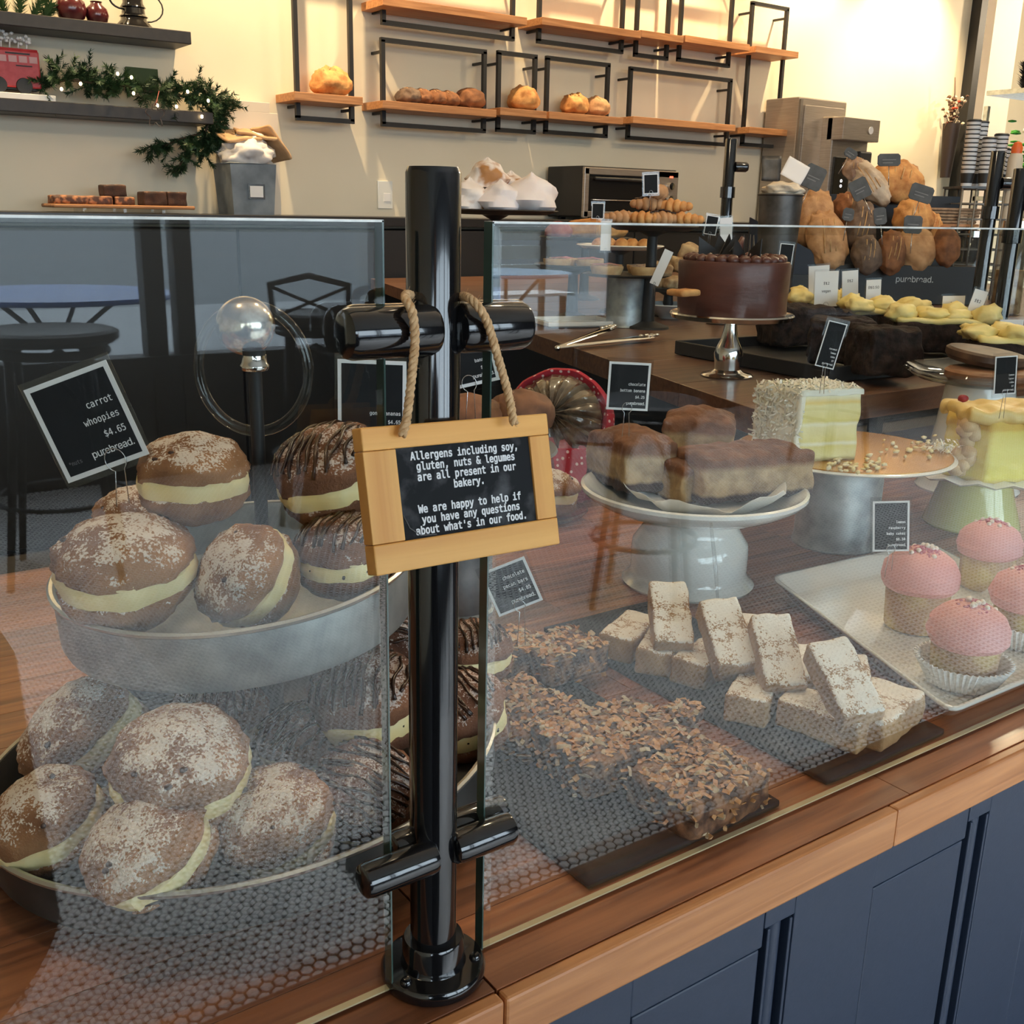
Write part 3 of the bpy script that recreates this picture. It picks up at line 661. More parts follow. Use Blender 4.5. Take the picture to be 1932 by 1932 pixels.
# ---------------------------------------------------------------- slates, pecan squares, shortbread
def slab(name, cx, cy, sx, sy, label, rz=0, h=.007):
    o = part(name, MB().rbox((0, 0, 0), (sx, sy, h), 30, .0006, 30, .002, 3), SLATE, loc=(cx, cy, ZC+h/2+.0004)); o.rotation_euler[2] = R(rz); tag(o, label, 'slate board', 'slate serving boards'); return o
slab('slate_board', .238, .215, .205, .41, 'black slate board under the chocolate pecan squares')
slab('slate_board', .486, .215, .172, .41, 'black slate board under the sugared shortbread bars')
PEC = mat('nutty_bar', (.045, .02, .012), (.26, .12, .055), rough=.7, scale=70, bump=.002, bscale=110, lo=.42, hi=.6)
FL1 = mat('toasted_coconut_flake', (.42, .17, .055), (.62, .34, .15), rough=.6, scale=80)
FL2 = mat('pale_nut_crumb', (.42, .30, .18), (.60, .46, .30), rough=.7, scale=80)
def flakes(n, sx, sy, zt_, seed, l=.006, w=.0022, side=0, sz=.03):
    rnd = random.Random(seed); a, b = MB(), MB()
    for i in range(n):
        if rnd.random() < side:
            e = rnd.randrange(4); z = rnd.uniform(zt_-sz, zt_)
            p = V((rnd.uniform(-sx/2, sx/2), -sy/2, z)) if e == 0 else V((rnd.uniform(-sx/2, sx/2), sy/2, z)) if e == 1 else V((-sx/2, rnd.uniform(-sy/2, sy/2), z)) if e == 2 else V((sx/2, rnd.uniform(-sy/2, sy/2), z))
        else: p = V((rnd.uniform(-sx/2, sx/2)*.98, rnd.uniform(-sy/2, sy/2)*.98, zt_+rnd.uniform(-.0005, .0015)))
        m_ = M.Translation(p) @ M.Rotation(rnd.uniform(0, 6.3), 4, 'Z') @ M.Rotation(rnd.uniform(-.7, .7), 4, 'X') @ M.Rotation(rnd.uniform(-.4, .4), 4, 'Y')
        L_ = l*rnd.uniform(.5, 1.3); w2 = w*rnd.uniform(.6, 1.3); c = rnd.uniform(.0005, .0018)
        (a if rnd.random() < .68 else b).add([(-L_/2, -w2/2, 0), (-L_/2, w2/2, 0), (0, w2/2, c), (0, -w2/2, c), (L_/2, w2/2, 0), (L_/2, -w2/2, 0), (-L_/2, 0, -.0012), (L_/2, 0, -.0012)],
            [(0, 3, 2, 1), (3, 5, 4, 2), (0, 1, 6), (5, 7, 4), (1, 2, 4, 7, 6), (0, 6, 7, 5, 3)], False, m_)
    return a, b
def pecan(px, py, z, sx, sy, rz, label, seed, h=.033, rx=0):
    p = hit(px, py, 2, z)
    t = thing('pecan_square', label, 'bar', mat=TR(p, rx, 0, rz), group='chocolate pecan squares on slate')
    part('cake', MB().rbox((0, 0, -h/2), (sx, sy, h), 26, .0035, 60, .005, seed), PEC, t)
    a, b = flakes(int(sx*sy*42000), sx, sy, 0, seed, .010, .0042, .25, h)
    part('coconut_flakes', a, FL1, t, kind='stuff'); part('nut_crumbs', b, FL2, t, kind='stuff')
pecan(1318, 1452, .930, .092, .075, 3, 'chocolate pecan square nearest the glass, front right of its board', 11)
pecan(1158, 1375, .932, .118, .088, -4, 'broad chocolate pecan square in the middle of its board', 12)
pecan(985, 1325, .926, .085, .10, 6, 'chocolate pecan square beside the right glass edge, left of the broad one', 13)
pecan(1060, 1210, .934, .080, .062, 0, 'chocolate pecan square at the back right of the board, below its price tag', 14)
pecan(950, 1210, .934, .078, .062, 2, 'chocolate pecan square at the back left, right of the post', 15)
pecan(1290, 1335, .915, .03, .03, 20, 'broken small end of a pecan square between two rows', 16, .015)
SHORT = sugared('dusted_shortbread', (.30, .155, .065), (.50, .30, .14), .54, 90, (.86, .79, .70), bump=.0012)
SBM = [MB().rbox((0, 0, 0), (.041, .083, .029), 26, .0014, 80, .003, s).mesh('bar') for s in (1, 2, 3)]
k_ = 0
def short(px, py, z, rx, ry, rz, label, sc=(1, 1, 1)):
    global k_; k_ += 1
    mm_ = CF(hit(px, py, 2, z), rx, ry, rz) @ M.Diagonal((*sc, 1))
    o = part('shortbread_bar', SBM[k_ % 3], SHORT); o.matrix_basis = mm_; tag(o, label, 'shortbread', 'sugared shortbread bars on slate')
short(1188, 1200, .915, 0, 0, -28, 'shortbread bar lying flat at the back left corner of its board')
short(1250, 1225, .913, 0, 0, -20, 'shortbread bar lying under the leftmost raised bar')
short(1330, 1250, .914, 0, 0, -38, 'short-looking shortbread bar between the two left raised bars', (1, .9, 1))
short(1425, 1310, .913, 0, 0, -25, 'shortbread bar lying below the third raised bar')
short(1500, 1265, .914, 0, 0, -10, 'shortbread bar lying at the back, behind the third raised bar')
short(1560, 1355, .914, 0, 0, 48, 'shortbread bar lying near the board front, left half under a raised bar', (1.1, 1.0, 1))
short(1655, 1345, .914, 0, 0, -42, 'brightly sugared shortbread bar at the front right corner of the board', (1.35, 1.15, 1))
short(1420, 1205, .914, 0, 0, -10, 'shortbread bar at the back between the second and third raised bars')
short(1600, 1285, .914, 0, 0, -14, 'shortbread bar at the back right, peeking out behind the last raised bar')
short(1264, 1168, .948, 30, 0, 0, 'raised shortbread bar, leftmost of the four leaning on the pile')
short(1370, 1205, .950, 32, 0, 8, 'raised shortbread bar, second from left, pierced by a tag wire')
short(1464, 1238, .948, 34, 0, 3, 'raised shortbread bar, third from left')
short(1590, 1290, .950, 32, 0, 14, 'raised shortbread bar, rightmost and nearest to the glass')
wire = part('tag_stem', MB().tube([dist(1341, 985, 1.13), dist(1350, 1070, 1.13), dist(1356, 1165, 1.13)], [.0016, .0022, .0008], 6), ACRY); tag(wire, 'clear plastic tag stem stuck in the second raised shortbread bar', 'tag holder')
# ---------------------------------------------------------------- banana bars on the white cake stand
bs_c = V((.672, .462, ZC))
cs = thing('cake_stand', 'white ceramic cake stand with a waisted foot under the chocolate banana bars', 'cake stand', tuple(bs_c))
part('foot', MB().lathe([(0, 0), (.086, 0), (.0875, .003), (.084, .007), (.079, .012), (.0765, .02), (.077, .045), (.0755, .058), (.066, .072), (.062, .08), (.064, .092), (.07, .1), (0, .1)], 64), WHITEC, cs)
part('plate', MB().lathe([(0, .1), (.09, .1), (.12, .108), (.142, .121), (.147, .127), (.147, .1315), (.143, .133), (.12, .121), (.09, .1145), (0, .1145)], 72), WHITEC, cs)
pp = []; pn = 26
def crumple(p, a_, rr_, z): return V((p.x+.006*noise.noise(p*30), p.y+.006*noise.noise(p*30+V((4, 0, 0))), p.z+(.016*noise.noise(p*26+V((9, 2, 0)))+.010*max(0, rr_-.075)/.03 if rr_ > .04 else 0)))
o = part('parchment_paper', MB().lathe([(.001, 0), (.04, 0), (.07, .001), (.088, .005), (.104, .012), (.1035, .0125), (.088, .0055), (.07, .0015), (.04, .0005), (.001, .0005)], 60, fn=crumple), mat('white_parchment', (.74, .72, .68), rough=.6), loc=(bs_c.x-.004, bs_c.y-.02, ZC+.117)); tag(o, 'crumpled white parchment under the chocolate banana bars', 'paper')
m_, t, N, L, P = nt('banana_cake_layers'); co = coordnode(N, L); sp = N.new('ShaderNodeSeparateXYZ'); L.new(co, sp.inputs[0])
nz = N.new('ShaderNodeTexNoise'); nz.inputs['Scale'].default_value = 45; nz.inputs['Detail'].default_value = 8; L.new(co, nz.inputs['Vector'])
ad = N.new('ShaderNodeMath'); ad.operation = 'MULTIPLY_ADD'; ad.inputs[1].default_value = .007; L.new(nz.outputs['Fac'], ad.inputs[0]); L.new(sp.outputs['Z'], ad.inputs[2])
mr = N.new('ShaderNodeMapRange'); mr.inputs[1].default_value = -.036; mr.inputs[2].default_value = .040; L.new(ad.outputs[0], mr.inputs[0])
r = ramp(N, [(0, (.035, .013, .008)), (.24, (.04, .014, .009)), (.30, (.42, .28, .14)), (.66, (.50, .34, .18)), (.76, (.22, .09, .04)), (1, (.20, .075, .03))]); L.new(mr.outputs[0], r.inputs[0])
mx = N.new('ShaderNodeMix'); mx.data_type = 'RGBA'; mx.blend_type = 'MULTIPLY'; mx.inputs[0].default_value = .6; r3 = ramp(N, [(.35, (.35, .3, .28)), (.6, (1, 1, 1))]); L.new(nz.outputs['Fac'], r3.inputs[0]); L.new(r.outputs[0], mx.inputs[6]); L.new(r3.outputs[0], mx.inputs[7]); L.new(mx.outputs[2], P.inputs['Base Color'])
P.inputs['Roughness'].default_value = .7; b = N.new('ShaderNodeBump'); b.inputs['Distance'].default_value = .006; L.new(nz.outputs['Fac'], b.inputs['Height']); L.new(b.outputs[0], P.inputs['Normal']); BAN = m_
def banana(px, py, z, sx, sy, sz, rx, ry, rz, label, seed, dome=.35):
    def f(p):
        if p.z > 0: p.z += dome*.02*(1-(2*p.x/sx)**2)*(1-(2*p.y/sy)**2)
        return p
    o = part('banana_bar', MB().rbox((0, 0, 0), (sx, sy, sz), 40, .004, 60, .005, seed, fn=f), BAN); o.matrix_basis = CF(hit(px, py, 2, z), rx, ry, rz); tag(o, label, 'cake bar', 'chocolate bottom banana bars')
banana(1400, 888, ZC+.152, .165, .085, .058, 0, 0, 22, 'chocolate banana bar lying across the front of the cake stand, dark base showing', 1)
banana(1190, 868, ZC+.155, .075, .125, .064, -4, 0, 20, 'chocolate banana bar at the left of the cake stand, pierced by a price tag', 2, .8)
banana(1318, 828, ZC+.158, .10, .085, .066, 0, 0, -12, 'chocolate banana bar at the back of the cake stand', 3, .8)
banana(1285, 905, ZC+.140, .055, .075, .050, 0, 0, 30, 'narrow chocolate banana bar wedged in the middle of the cake stand', 4)
# ---------------------------------------------------------------- white tray with pink cupcakes
q4_ = [hit(1800, 1346, 2, ZC+.026), hit(1454, 1088, 2, ZC+.026), hit(1752, 1023, 2, ZC+.026)]; q4_.append(q4_[0]+q4_[2]-q4_[1]); fc = [V((p.x, max(p.y, .006), 0)) for p in q4_]
def ringpts(s_, z): 
    c = sum(fc, V((0, 0, 0)))/4; out = []
    for i in range(4):
        p = c+(fc[i]-c)*s_; a = c+(fc[i-1]-c)*s_; b_ = c+(fc[(i+1) % 4]-c)*s_
        da = (a-p).normalized()*.018; db = (b_-p).normalized()*.018
        for q in (0, .25, .5, .75, 1):
            w_0 = p+da*(1-q)**2+db*q**2; out.append(V((w_0.x, w_0.y, z)))
    return out
rings = [ringpts(.84, ZC+.001), ringpts(.88, ZC+.003), ringpts(.97, ZC+.021), ringpts(1.0, ZC+.024), ringpts(1.0, ZC+.027), ringpts(.975, ZC+.027), ringpts(.95, ZC+.021), ringpts(.875, ZC+.0075), ringpts(.85, ZC+.006)]
mb = MB(); n = 20; vs = [p for r_ in rings for p in r_]; fs = [(i*n+j, i*n+(j+1) % n, (i+1)*n+(j+1) % n, (i+1)*n+j) for i in range(len(rings)-1) for j in range(n)]
fs += [tuple(reversed(range(n))), tuple((len(rings)-1)*n+j for j in range(n))]; mb.add(vs, fs, True)
o = part('serving_tray', mb, WHITEC); tag(o, 'white rectangular ceramic tray holding the pink frosted cupcakes', 'tray')
PINK = mat('pink_frosting', (.80, .36, .33), (.86, .43, .39), rough=.55, scale=14, sub=.12, bump=.0006, bscale=90)
CUPB = mat('berry_sponge', (.50, .30, .17), (.66, .50, .20), rough=.75, scale=22, bump=.0012, bscale=90, lo=.4, hi=.62)
PEARL = mat('sugar_pearls', (.85, .72, .60), rough=.3); CRMB = mat('pink_praline_crumbs', (.50, .12, .18), (.68, .28, .32), rough=.7, scale=200)
def cupcake(px, py, z, label, seed, ry=0, wrap=False, sc=1.0):
    t = thing('cupcake', label, 'cupcake', mat=CF(hit(px, py, 2, z), 0, ry, seed*47, sc), group='pink frosted cupcakes on the white tray')
    part('sponge', MB().lathe([(0, 0), (.033, 0), (.0345, .003), (.037, .045), (.036, .052), (0, .054)], 40, fn=lambda p, a, r_, z_: p*(1+.025*noise.noise(p*60+V((seed, 0, 0)))) if r_ > 0 else p), CUPB, t)
    def swirl(p, a, r_, z_):
        q = 1+.022*sin(a+z_*420)+.03*noise.noise(V((cos(a), sin(a), z_*60+seed))*1.5); return V((p.x*q, p.y*q, p.z))
    part('frosting', MB().lathe([(0, .048), (.034, .046), (.040, .049), (.0435, .055), (.0445, .062), (.0435, .069), (.041, .076), (.037, .082), (.032, .087), (.026, .091), (.018, .0945), (.009, .0965), (0, .097)], 56, fn=swirl), PINK, t)
    rnd = random.Random(seed); a1, b1 = MB(), MB()
    def top(r_): return .097-.026*(r_/.040)**2.2
    for i in range(12):
        a = rnd.uniform(0, 6.3); r_ = rnd.uniform(.004, .026); a1.blob((r_*cos(a), r_*sin(a), top(r_)+.0025), (.003, .003, .003), 2, 0)
    for i in range(130):
        a = rnd.gauss(-1.3, 1.2); r_ = abs(rnd.gauss(.017, .010)); r_ = min(r_, .034); b1.blob((r_*cos(a), r_*sin(a), top(r_)+.0008), (rnd.uniform(.0016, .0036), .0023, .0018), 1, .3, 2, i)
    part('sugar_pearls', a1, PEARL, t, kind='stuff'); part('praline_crumbs', b1, CRMB, t, kind='stuff')
    if wrap:
        mb_ = MB(); n_ = 96; v_ = []
        for k in range(n_):
            a = 2*pi*k/n_; q = .0015 if k % 2 else -.0015
            for r_, z_ in ((.036+q, .001), (.052+q*1.5, .030), (.0505+q*1.5, .030), (.0352+q, .002)): v_.append((r_*cos(a), r_*sin(a), z_))
        mb_.add(v_, [(k*4+i, ((k+1) % n_)*4+i, ((k+1) % n_)*4+i+1, k*4+i+1) for k in range(n_) for i in range(3)]); part('paper_wrapper', mb_, WHITEP, t)
    return t
cupcake(1724, 1180, ZC+.007, 'pink cupcake at the left of the white tray, under the baby cakes tag', 1, 0, False, 1.0)
cupcake(1812, 1287, ZC+.007, 'pink cupcake nearest the glass, in a pleated white paper wrapper', 2, 0, True, .92)
cupcake(1856, 1105, ZC+.007, 'pink cupcake at the back of the white tray', 3, 0, False, .92)
cupcake(1925, 1210, ZC+.007, 'pink cupcake cut off by the right edge of the view', 4, 0, True, .92)
# ---------------------------------------------------------------- back bench, wall shelves, wall frames
t = thing('back_bench', 'long black back bench against the cream wall', 'counter', (2, YB+.2, 0))
part('bench_top', MB().box((1.85, (YB+YW)/2-.002, ZB-.02), (9.6, YW-YB-.006, .04)), mat('black_bench_top', (.03, .028, .027), rough=.3), t, True, bev=.003)
for i in range(9):
    part('cabinet_door', MB().box((-2.45+i*1.1, YB+.03, .64), (1.09, .03, 1.24)), BLKM, t, True, bev=.004)
part('plinth', MB().box((1.85, YB+.21, .63), (9.6, .34, 1.26)), BLKM, t, True)
A_ = V((1.05, .706, 0)); B_ = V((2.0, 3.88, 0))
t = thing('service_table', 'dark wooden service table inside the counter under stands and tongs', 'table', (3, 2, 0))
nb = 12; C1 = V((3.75, .706, 0)); D1 = V((5.6, 3.88, 0))
for i in range(nb):
    a, b = i/nb, (i+1)/nb-.0006
    q = [A_+(B_-A_)*a, C1+(D1-C1)*a, C1+(D1-C1)*b, A_+(B_-A_)*b]
    part('board', MB().prism([(v.x, v.y) for v in q], ZT-.045, ZT), WOODT, t, True, bev=.0008, segs=1)
for v in (A_+V((.2, .3, 0)), B_+V((.2, -.3, 0)), C1+V((-.2, .3, 0)), D1+V((-.2, -.3, 0))):
    part('leg', MB().box((v.x, v.y, (ZT-.045)/2), (.07, .07, ZT-.045)), BLKM, t, True, bev=.004)
def black_shelf(ytop, ybot, label, xr=360):
    a = hit(-60, (ytop+ybot)/2, 1, YW-.2); b = hit(xr, (ytop+ybot)/2, 1, YW-.2); z1 = hit(200, ytop, 1, YW-.2).z; z0 = hit(200, ybot, 1, YW-.2).z
    o = part('wall_shelf', MB().box(((-1.6+b.x)/2, YW-.1, (z0+z1)/2), (b.x+1.6, .2, z1-z0)), BLKS, bev=.003); tag(o, label, 'shelf'); return z1, b.x
zs1, xs1 = black_shelf(42, 67, 'upper thick black floating shelf at the top left', 360)
zs2, xs2 = black_shelf(198, 222, 'lower thick black floating shelf carrying the toy bus and garland', 402)
FR = mat('black_steel_frame', (.012, .011, .011), rough=.45)
frames = [(556, -140, 660, 222), (722, -110, 968, 42), (722, 75, 913, 234), (940, 99, 1008, 245), (1031, 109, 1145, 249), (1018, -90, 1176, 78),
          (1203, -80, 1262, 104), (1285, -60, 1380, 113), (1187, 129, 1375, 260), (1410, 4, 1475, 273)]
lab = ['tall black steel wall frame at far left with one loaf', 'wide black steel frame at the top, left of centre', 'wide black steel frame holding dark loaves', 'small black steel frame with one boule', 'square black steel frame with a twisted loaf', 'upper black steel frame right of the wide top one',
       'narrow upper black steel frame', 'upper black steel frame second from right', 'widest empty black steel frame in the lower row', 'tallest narrow black steel frame at the right end, holding two boards']
fo = []
for (xl, yt, xr_, yb), l_ in zip(frames, lab):
    a = hit(xl, (yt+yb)/2, 1, YW-.1); b = hit(xr_, (yt+yb)/2, 1, YW-.1); z1 = hit(xl, yt, 1, YW-.1).z; z0 = hit(xl, yb, 1, YW-.1).z; z1 = min(z1, 3.1)
    t = thing('wall_frame', l_, 'shelf frame', (a.x, YW-.1, z0), group='black steel shelf frames on the back wall'); s_ = .02
    part('upright', MB().box((a.x, YW-.1, (z0+z1)/2), (s_, s_, z1-z0)), FR, t, True); part('upright', MB().box((b.x, YW-.1, (z0+z1)/2), (s_, s_, z1-z0)), FR, t, True)
    part('crossbar', MB().box(((a.x+b.x)/2, YW-.1, z0), (b.x-a.x+s_, s_, s_)), FR, t, True); part('crossbar', MB().box(((a.x+b.x)/2, YW-.1, z1), (b.x-a.x+s_, s_, s_)), FR, t, True)
    for z in (z0+.05, z1-.05):
        for x in (a.x, b.x): part('wall_bracket', MB().box((x, YW-.05, z), (.012, .1, .012)), FR, t, True)
    fo.append((a.x, b.x, z0, z1))
boards = [(0, 176, 685, 'under a round golden loaf'), (1, 33, 995, 'top left of centre, empty'), (2, 207, 937, 'carrying dark loaves and a round bun'), (3, 210, 1032, 'carrying one boule'),
          (4, 222, 1176, 'carrying the twisted loaf'), (5, 59, 1210, 'upper row, empty, left of the narrow frame'), (6, 68, 1290, 'upper row, in the narrow frame'), (7, 84, 1415, 'upper row, second from right'),
          (9, 98, 1507, 'topmost right end in the tallest frame'), (8, 236, 1388, 'in the widest lower frame, empty'), (9, 246, 1495, 'low in the tallest frame at the right end')]
bz = {}
for k, (fi, y, xr_, l_) in enumerate(boards):
    p = hit(xr_, y+6, 1, YW-.21); x0 = fo[fi][0]-.06; z = hit(xr_, y, 1, YW-.21).z
    if fi == 0: z = hit(600, 176, 1, YW-.21).z
    o = part('shelf_board', MB().box(((x0+p.x)/2, YW-.105, z-.0175), (p.x-x0, .208, .035)), WOODS, bev=.002); tag(o, 'pine shelf board '+l_, 'shelf', 'pine boards in the wall frames'); bz[k] = z
def crust(name, c1, c2, flour=.3): return sugared(name, c1, c2, flour*.75, 14, (.72, .56, .38), bump=.004, grain=.4)
GOLD = crust('golden_crust', (.38, .13, .03), (.70, .36, .12), .25); BRWN = crust('brown_crust', (.12, .045, .02), (.32, .13, .05), .35); TAN = crust('tan_crust', (.36, .17, .07), (.60, .34, .16), .45); FLOUR = crust('floury_dark_crust', (.07, .045, .035), (.20, .13, .09), .75)
def loaf(p, d, m_, label, seed, rot=(0, 0, 0), group=None, score=True, name='bread_loaf'):
    t = thing(name, label, 'bread', mat=M.Translation(p) @ HZ @ M.Rotation(R(rot[2]), 4, 'Z') @ M.Rotation(R(rot[1]), 4, 'Y') @ M.Rotation(R(rot[0]), 4, 'X'), group=group)
    def fn(q, v):
        k = 1
        if score: k = 1+.10*max(0, 1-abs(math.fmod(v.x*2.2+v.y*.8+10, 1)-.5)*5)*(1 if v.z > .1 else 0)
        return V((q.x*k, q.y*k, (q.z if q.z > 0 else q.z*.55)*k))
    part('crust', MB().blob((0, 0, d[2]*.5), (d[0], d[1], d[2]), 4, .10, 1.8, seed, fn=fn), m_, t)
    if score:
        s_ = MB()
        for i in (-1, 0, 1): s_.tube([V((d[0]*(.28*i-.12+.24*k/6), d[1]*(-.55+1.1*k/6), d[2]*(.53+.96*sqrt(max(.02, 1-(.28*i-.12+.24*k/6)**2-(-.55+1.1*k/6)**2))))) for k in range(7)], d[2]*.035, 6)
        part('score_line', s_, mat_pale, t)
    return t
mat_pale = mat('pale_crumb', (.50, .28, .11), (.60, .38, .18), rough=.8, scale=60)
def onboard(px, k, py=None): 
    p = hit(px, 200, 1, YW-.11); return V((p.x, YW-.12, bz[k]))
G_ = 'loaves on the wall frame boards'
loaf(onboard(623, 0), (.095, .08, .082), GOLD, 'round golden loaf with pale cracks in the far left frame', 3, (0, 0, 20), G_)
for i, (px, m_, l_) in enumerate([(768, FLOUR, 'dark floury roll at the left end of the wide frame board'), (792, BRWN, 'brown ridged roll, second from left in the wide frame'), (818, BRWN, 'brown floury baguette end in the middle of the wide frame'), (842, BRWN, 'small brown roll beside the round bun in the wide frame')]):
    loaf(onboard(px, 2), (.052, .075, .05), m_, l_, 10+i, (0, 0, 40), G_)
loaf(onboard(884, 2), (.078, .075, .068), BRWN, 'smooth round reddish bun at the right of the wide frame board', 20, (0, 0, 0), G_, False)
loaf(onboard(985, 3), (.085, .08, .08), GOLD, 'single plump boule in the small frame', 5, (0, 0, -30), G_)
loaf(onboard(1082, 4), (.075, .08, .072), GOLD, 'left lobe of golden bread in the square frame', 6, (0, 0, 10), G_)
loaf(onboard(1122, 4), (.065, .075, .068), TAN, 'right paler loaf touching the other in the square frame', 7, (0, 0, 60), G_)
# ---------------------------------------------------------------- toy bus, garland, things on the black shelves
RED = mat('red_toy_paint', (.45, .022, .03), (.55, .05, .055), rough=.45, scale=40)
pb = hit(35, 172, 1, YW-.13); bx0 = hit(-30, 120, 1, YW-.13).x; bx1 = hit(72, 120, 1, YW-.13).x; z0 = zs2+.022; bh = hit(40, 92, 1, YW-.13).z-z0; bl = bx1-bx0
o = part('plinth_block', MB().box(((bx0+hit(88, 180, 1, YW-.14).x)/2, YW-.12, zs2+.0115), (hit(88, 180, 1, YW-.14).x-bx0+.05, .11, .023)), WHITEP, bev=.002); tag(o, 'thin white block under the red toy bus', 'block')
t = thing('toy_bus', 'red double-deck toy bus ornament on a white block, upper left', 'toy bus', ((bx0+bx1)/2, YW-.12, zs2+.024))
part('body', MB().box((0, 0, bh*.53), (bl, .075, bh*.82)), RED, t, bev=.006); part('roof', MB().box((0, 0, bh*.95), (bl*.97, .07, bh*.05)), RED, t, bev=.004)
for i in range(5):
    part('window', MB().box((-bl*.38+i*bl*.19, -.038, bh*.74), (bl*.15, .002, bh*.14)), mat_pinkw if i else (mat_pinkw := mat('faded_pink_window', (.55, .28, .28), rough=.4)), t)
part('lettering_strip', MB().box((bl*.10, -.0385, bh*.86), (bl*.45, .0015, bh*.035)), BLKM, t); part('lettering_strip', MB().box((bl*.2, -.0385, bh*.60), (bl*.3, .0015, bh*.025)), BLKM, t)
for x in (-bl*.3, bl*.17): w = part('wheel', MB().lathe([(0, -.008), (bh*.17, -.008), (bh*.18, -.004), (bh*.18, .004), (bh*.17, .008), (0, .008)], 24, (0, 0, 0), M.Translation((x, -.036, bh*.16)) @ M.Rotation(R(90), 4, 'X')), BLKM, t); part('hubcap', MB().lathe([(0, -.011), (bh*.06, -.010), (bh*.06, 0), (0, 0)], 14, (0, 0, 0), M.Translation((x, -.036, bh*.16)) @ M.Rotation(R(-90), 4, 'X') @ M.Rotation(R(180), 4, 'X')), SILV, w)
part('axle_plate', MB().box((0, 0, bh*.1), (bl*.9, .05, bh*.04)), BLKM, t)
rnd = random.Random(5)
wt_ = thing('white_tree_ornament', 'cluster of white miniature trees standing on the toy bus', 'ornament', (bx1-bl*.55, YW-.12, zs2+.024+bh*.975))
for i in range(5):
    x = -.05+.03*i; hgt = rnd.uniform(.04, .065); m_ = MB().tube([(x, 0, 0), (x+.004, 0, hgt*.6)], .003, 6)
    for j in range(9): a = rnd.uniform(0, 6.3); m_.blob((x+.012*cos(a), .01*sin(a), hgt*rnd.uniform(.45, 1.0)), (.008, .007, .007), 1, .4, 2, j)
    part('tree', m_, WHITEP, wt_)
LEAF = mat('fir_needles', (.012, .035, .012), (.035, .085, .03), rough=.6, scale=40); LEAF2 = mat('pale_fir_needles', (.07, .13, .045), (.11, .19, .07), rough=.6, scale=40)
def needles(paths, n, L_, seed, spread=1.0, w=.0016):
    rnd = random.Random(seed); mb_ = MB()
    for pts in paths:
        pts = [V(p) for p in pts]
        for i in range(n):
            s_ = rnd.random()*(len(pts)-1); k = int(s_); p = pts[k].lerp(pts[k+1], s_-k); ax = (pts[k+1]-pts[k]).normalized()
            d = V((rnd.gauss(0, 1), rnd.gauss(0, 1), rnd.gauss(0, 1))); d = (d-ax*d.dot(ax)).normalized(); d = (d*spread+ax*.75).normalized()*L_*rnd.uniform(.6, 1.2)
            sd = d.cross(ax).normalized()*w; mb_.add([p-sd, p+sd, p+d*.6+sd*.7, p+d, p+d*.6-sd*.7], [(0, 1, 2, 3, 4)])
    return mb_
gl = thing('fir_garland', 'dark green fir garland with fairy lights draped over the lower black shelf', 'garland', (xs2-.2, YW-.12, zs2))
rnd = random.Random(12); tw_ = []; tw2 = []
def gp(px, py, y=YW-.16): return hit(px, py, 1, y)
core = [gp(78, 160), gp(130, 150), gp(190, 158), gp(240, 162), gp(300, 178), gp(350, 182), gp(395, 185), gp(418, 205), gp(405, 235)]
drop = [gp(400, 185), gp(398, 225), gp(385, 255), gp(365, 280), gp(345, 305), gp(330, 325)]
drop2 = [gp(385, 250), gp(340, 262), gp(305, 278), gp(280, 277)]; drop3 = [gp(395, 240), gp(398, 275), gp(392, 300)]; drop4 = [gp(380, 255), gp(420, 262), gp(425, 275)]
for i in range(len(core)-1):
    for j in range(22):
        p = core[i].lerp(core[i+1], rnd.random()); d = V((rnd.gauss(.02, .055), rnd.gauss(-.01, .035), rnd.gauss(.012, .042))); tw_.append([p, p+d*.6, p+d]); 
for dr in (drop, drop2, drop3, drop4):
    tw_.append(dr)
    for i in range(len(dr)-1):
        for j in range(8):
            p = dr[i].lerp(dr[i+1], rnd.random()); d = V((rnd.gauss(0, .035), rnd.gauss(-.005, .02), rnd.gauss(-.02, .02))); tw_.append([p, p+d])
part('stem', MB().tube(core, .006, 6).tube(drop, .005, 6).tube(drop2, .004, 6), mat('brown_stem', (.05, .03, .015), rough=.8), gl, True)
part('needles', needles(tw_, 80, .024, 4, w=.0022), LEAF, gl, True, kind='stuff')
FAIRY = mat('fairy_light_glow', (1, .72, .36), emit=30)
for px, py in ((116, 168), (152, 158), (222, 139), (248, 146), (252, 176), (297, 199), (333, 201), (393, 190), (381, 220), (354, 173)):
    p = gp(px, py, YW-.21); b_ = part('fairy_light', MB().blob(p, (.0055, .0055, .007), 2, 0), FAIRY, gl, True); part('socket', MB().tube([p+V((0, 0, -.006)), p+V((0, .004, -.016))], .003, 6), LEAF, b_, True)
# cookie cutter hung from the garland
c0 = gp(293, 218, YW-.225); pts = []
for k in range(40):
    a = 2*pi*k/40+pi/2; r_ = .030*(1+.32*cos(5*(a-pi/2))); pts.append(V((c0.x+r_*cos(a)*1.0, c0.y, c0.z+r_*sin(a)*1.25)))
cc = thing('cookie_cutter', 'small metal figure-shaped cookie cutter hanging over the lower shelf edge', 'cookie cutter', tuple(c0))
mb_ = MB(); n = len(pts); mb_.add([p+V((0, e, 0)) for p in pts for e in (-.006, .006)], [(2*i, 2*((i+1) % n), 2*((i+1) % n)+1, 2*i+1) for i in range(n)]); part('band', mb_, mat('worn_tin', (.55, .42, .38), rough=.3, metal=.9), cc, True)
part('ribbon', MB().tube([c0+V((0, 0, .038)), gp(296, 190, YW-.22), gp(300, 172, YW-.2)], .0015, 5), mat('red_ribbon', (.45, .12, .10), rough=.7), cc, True)
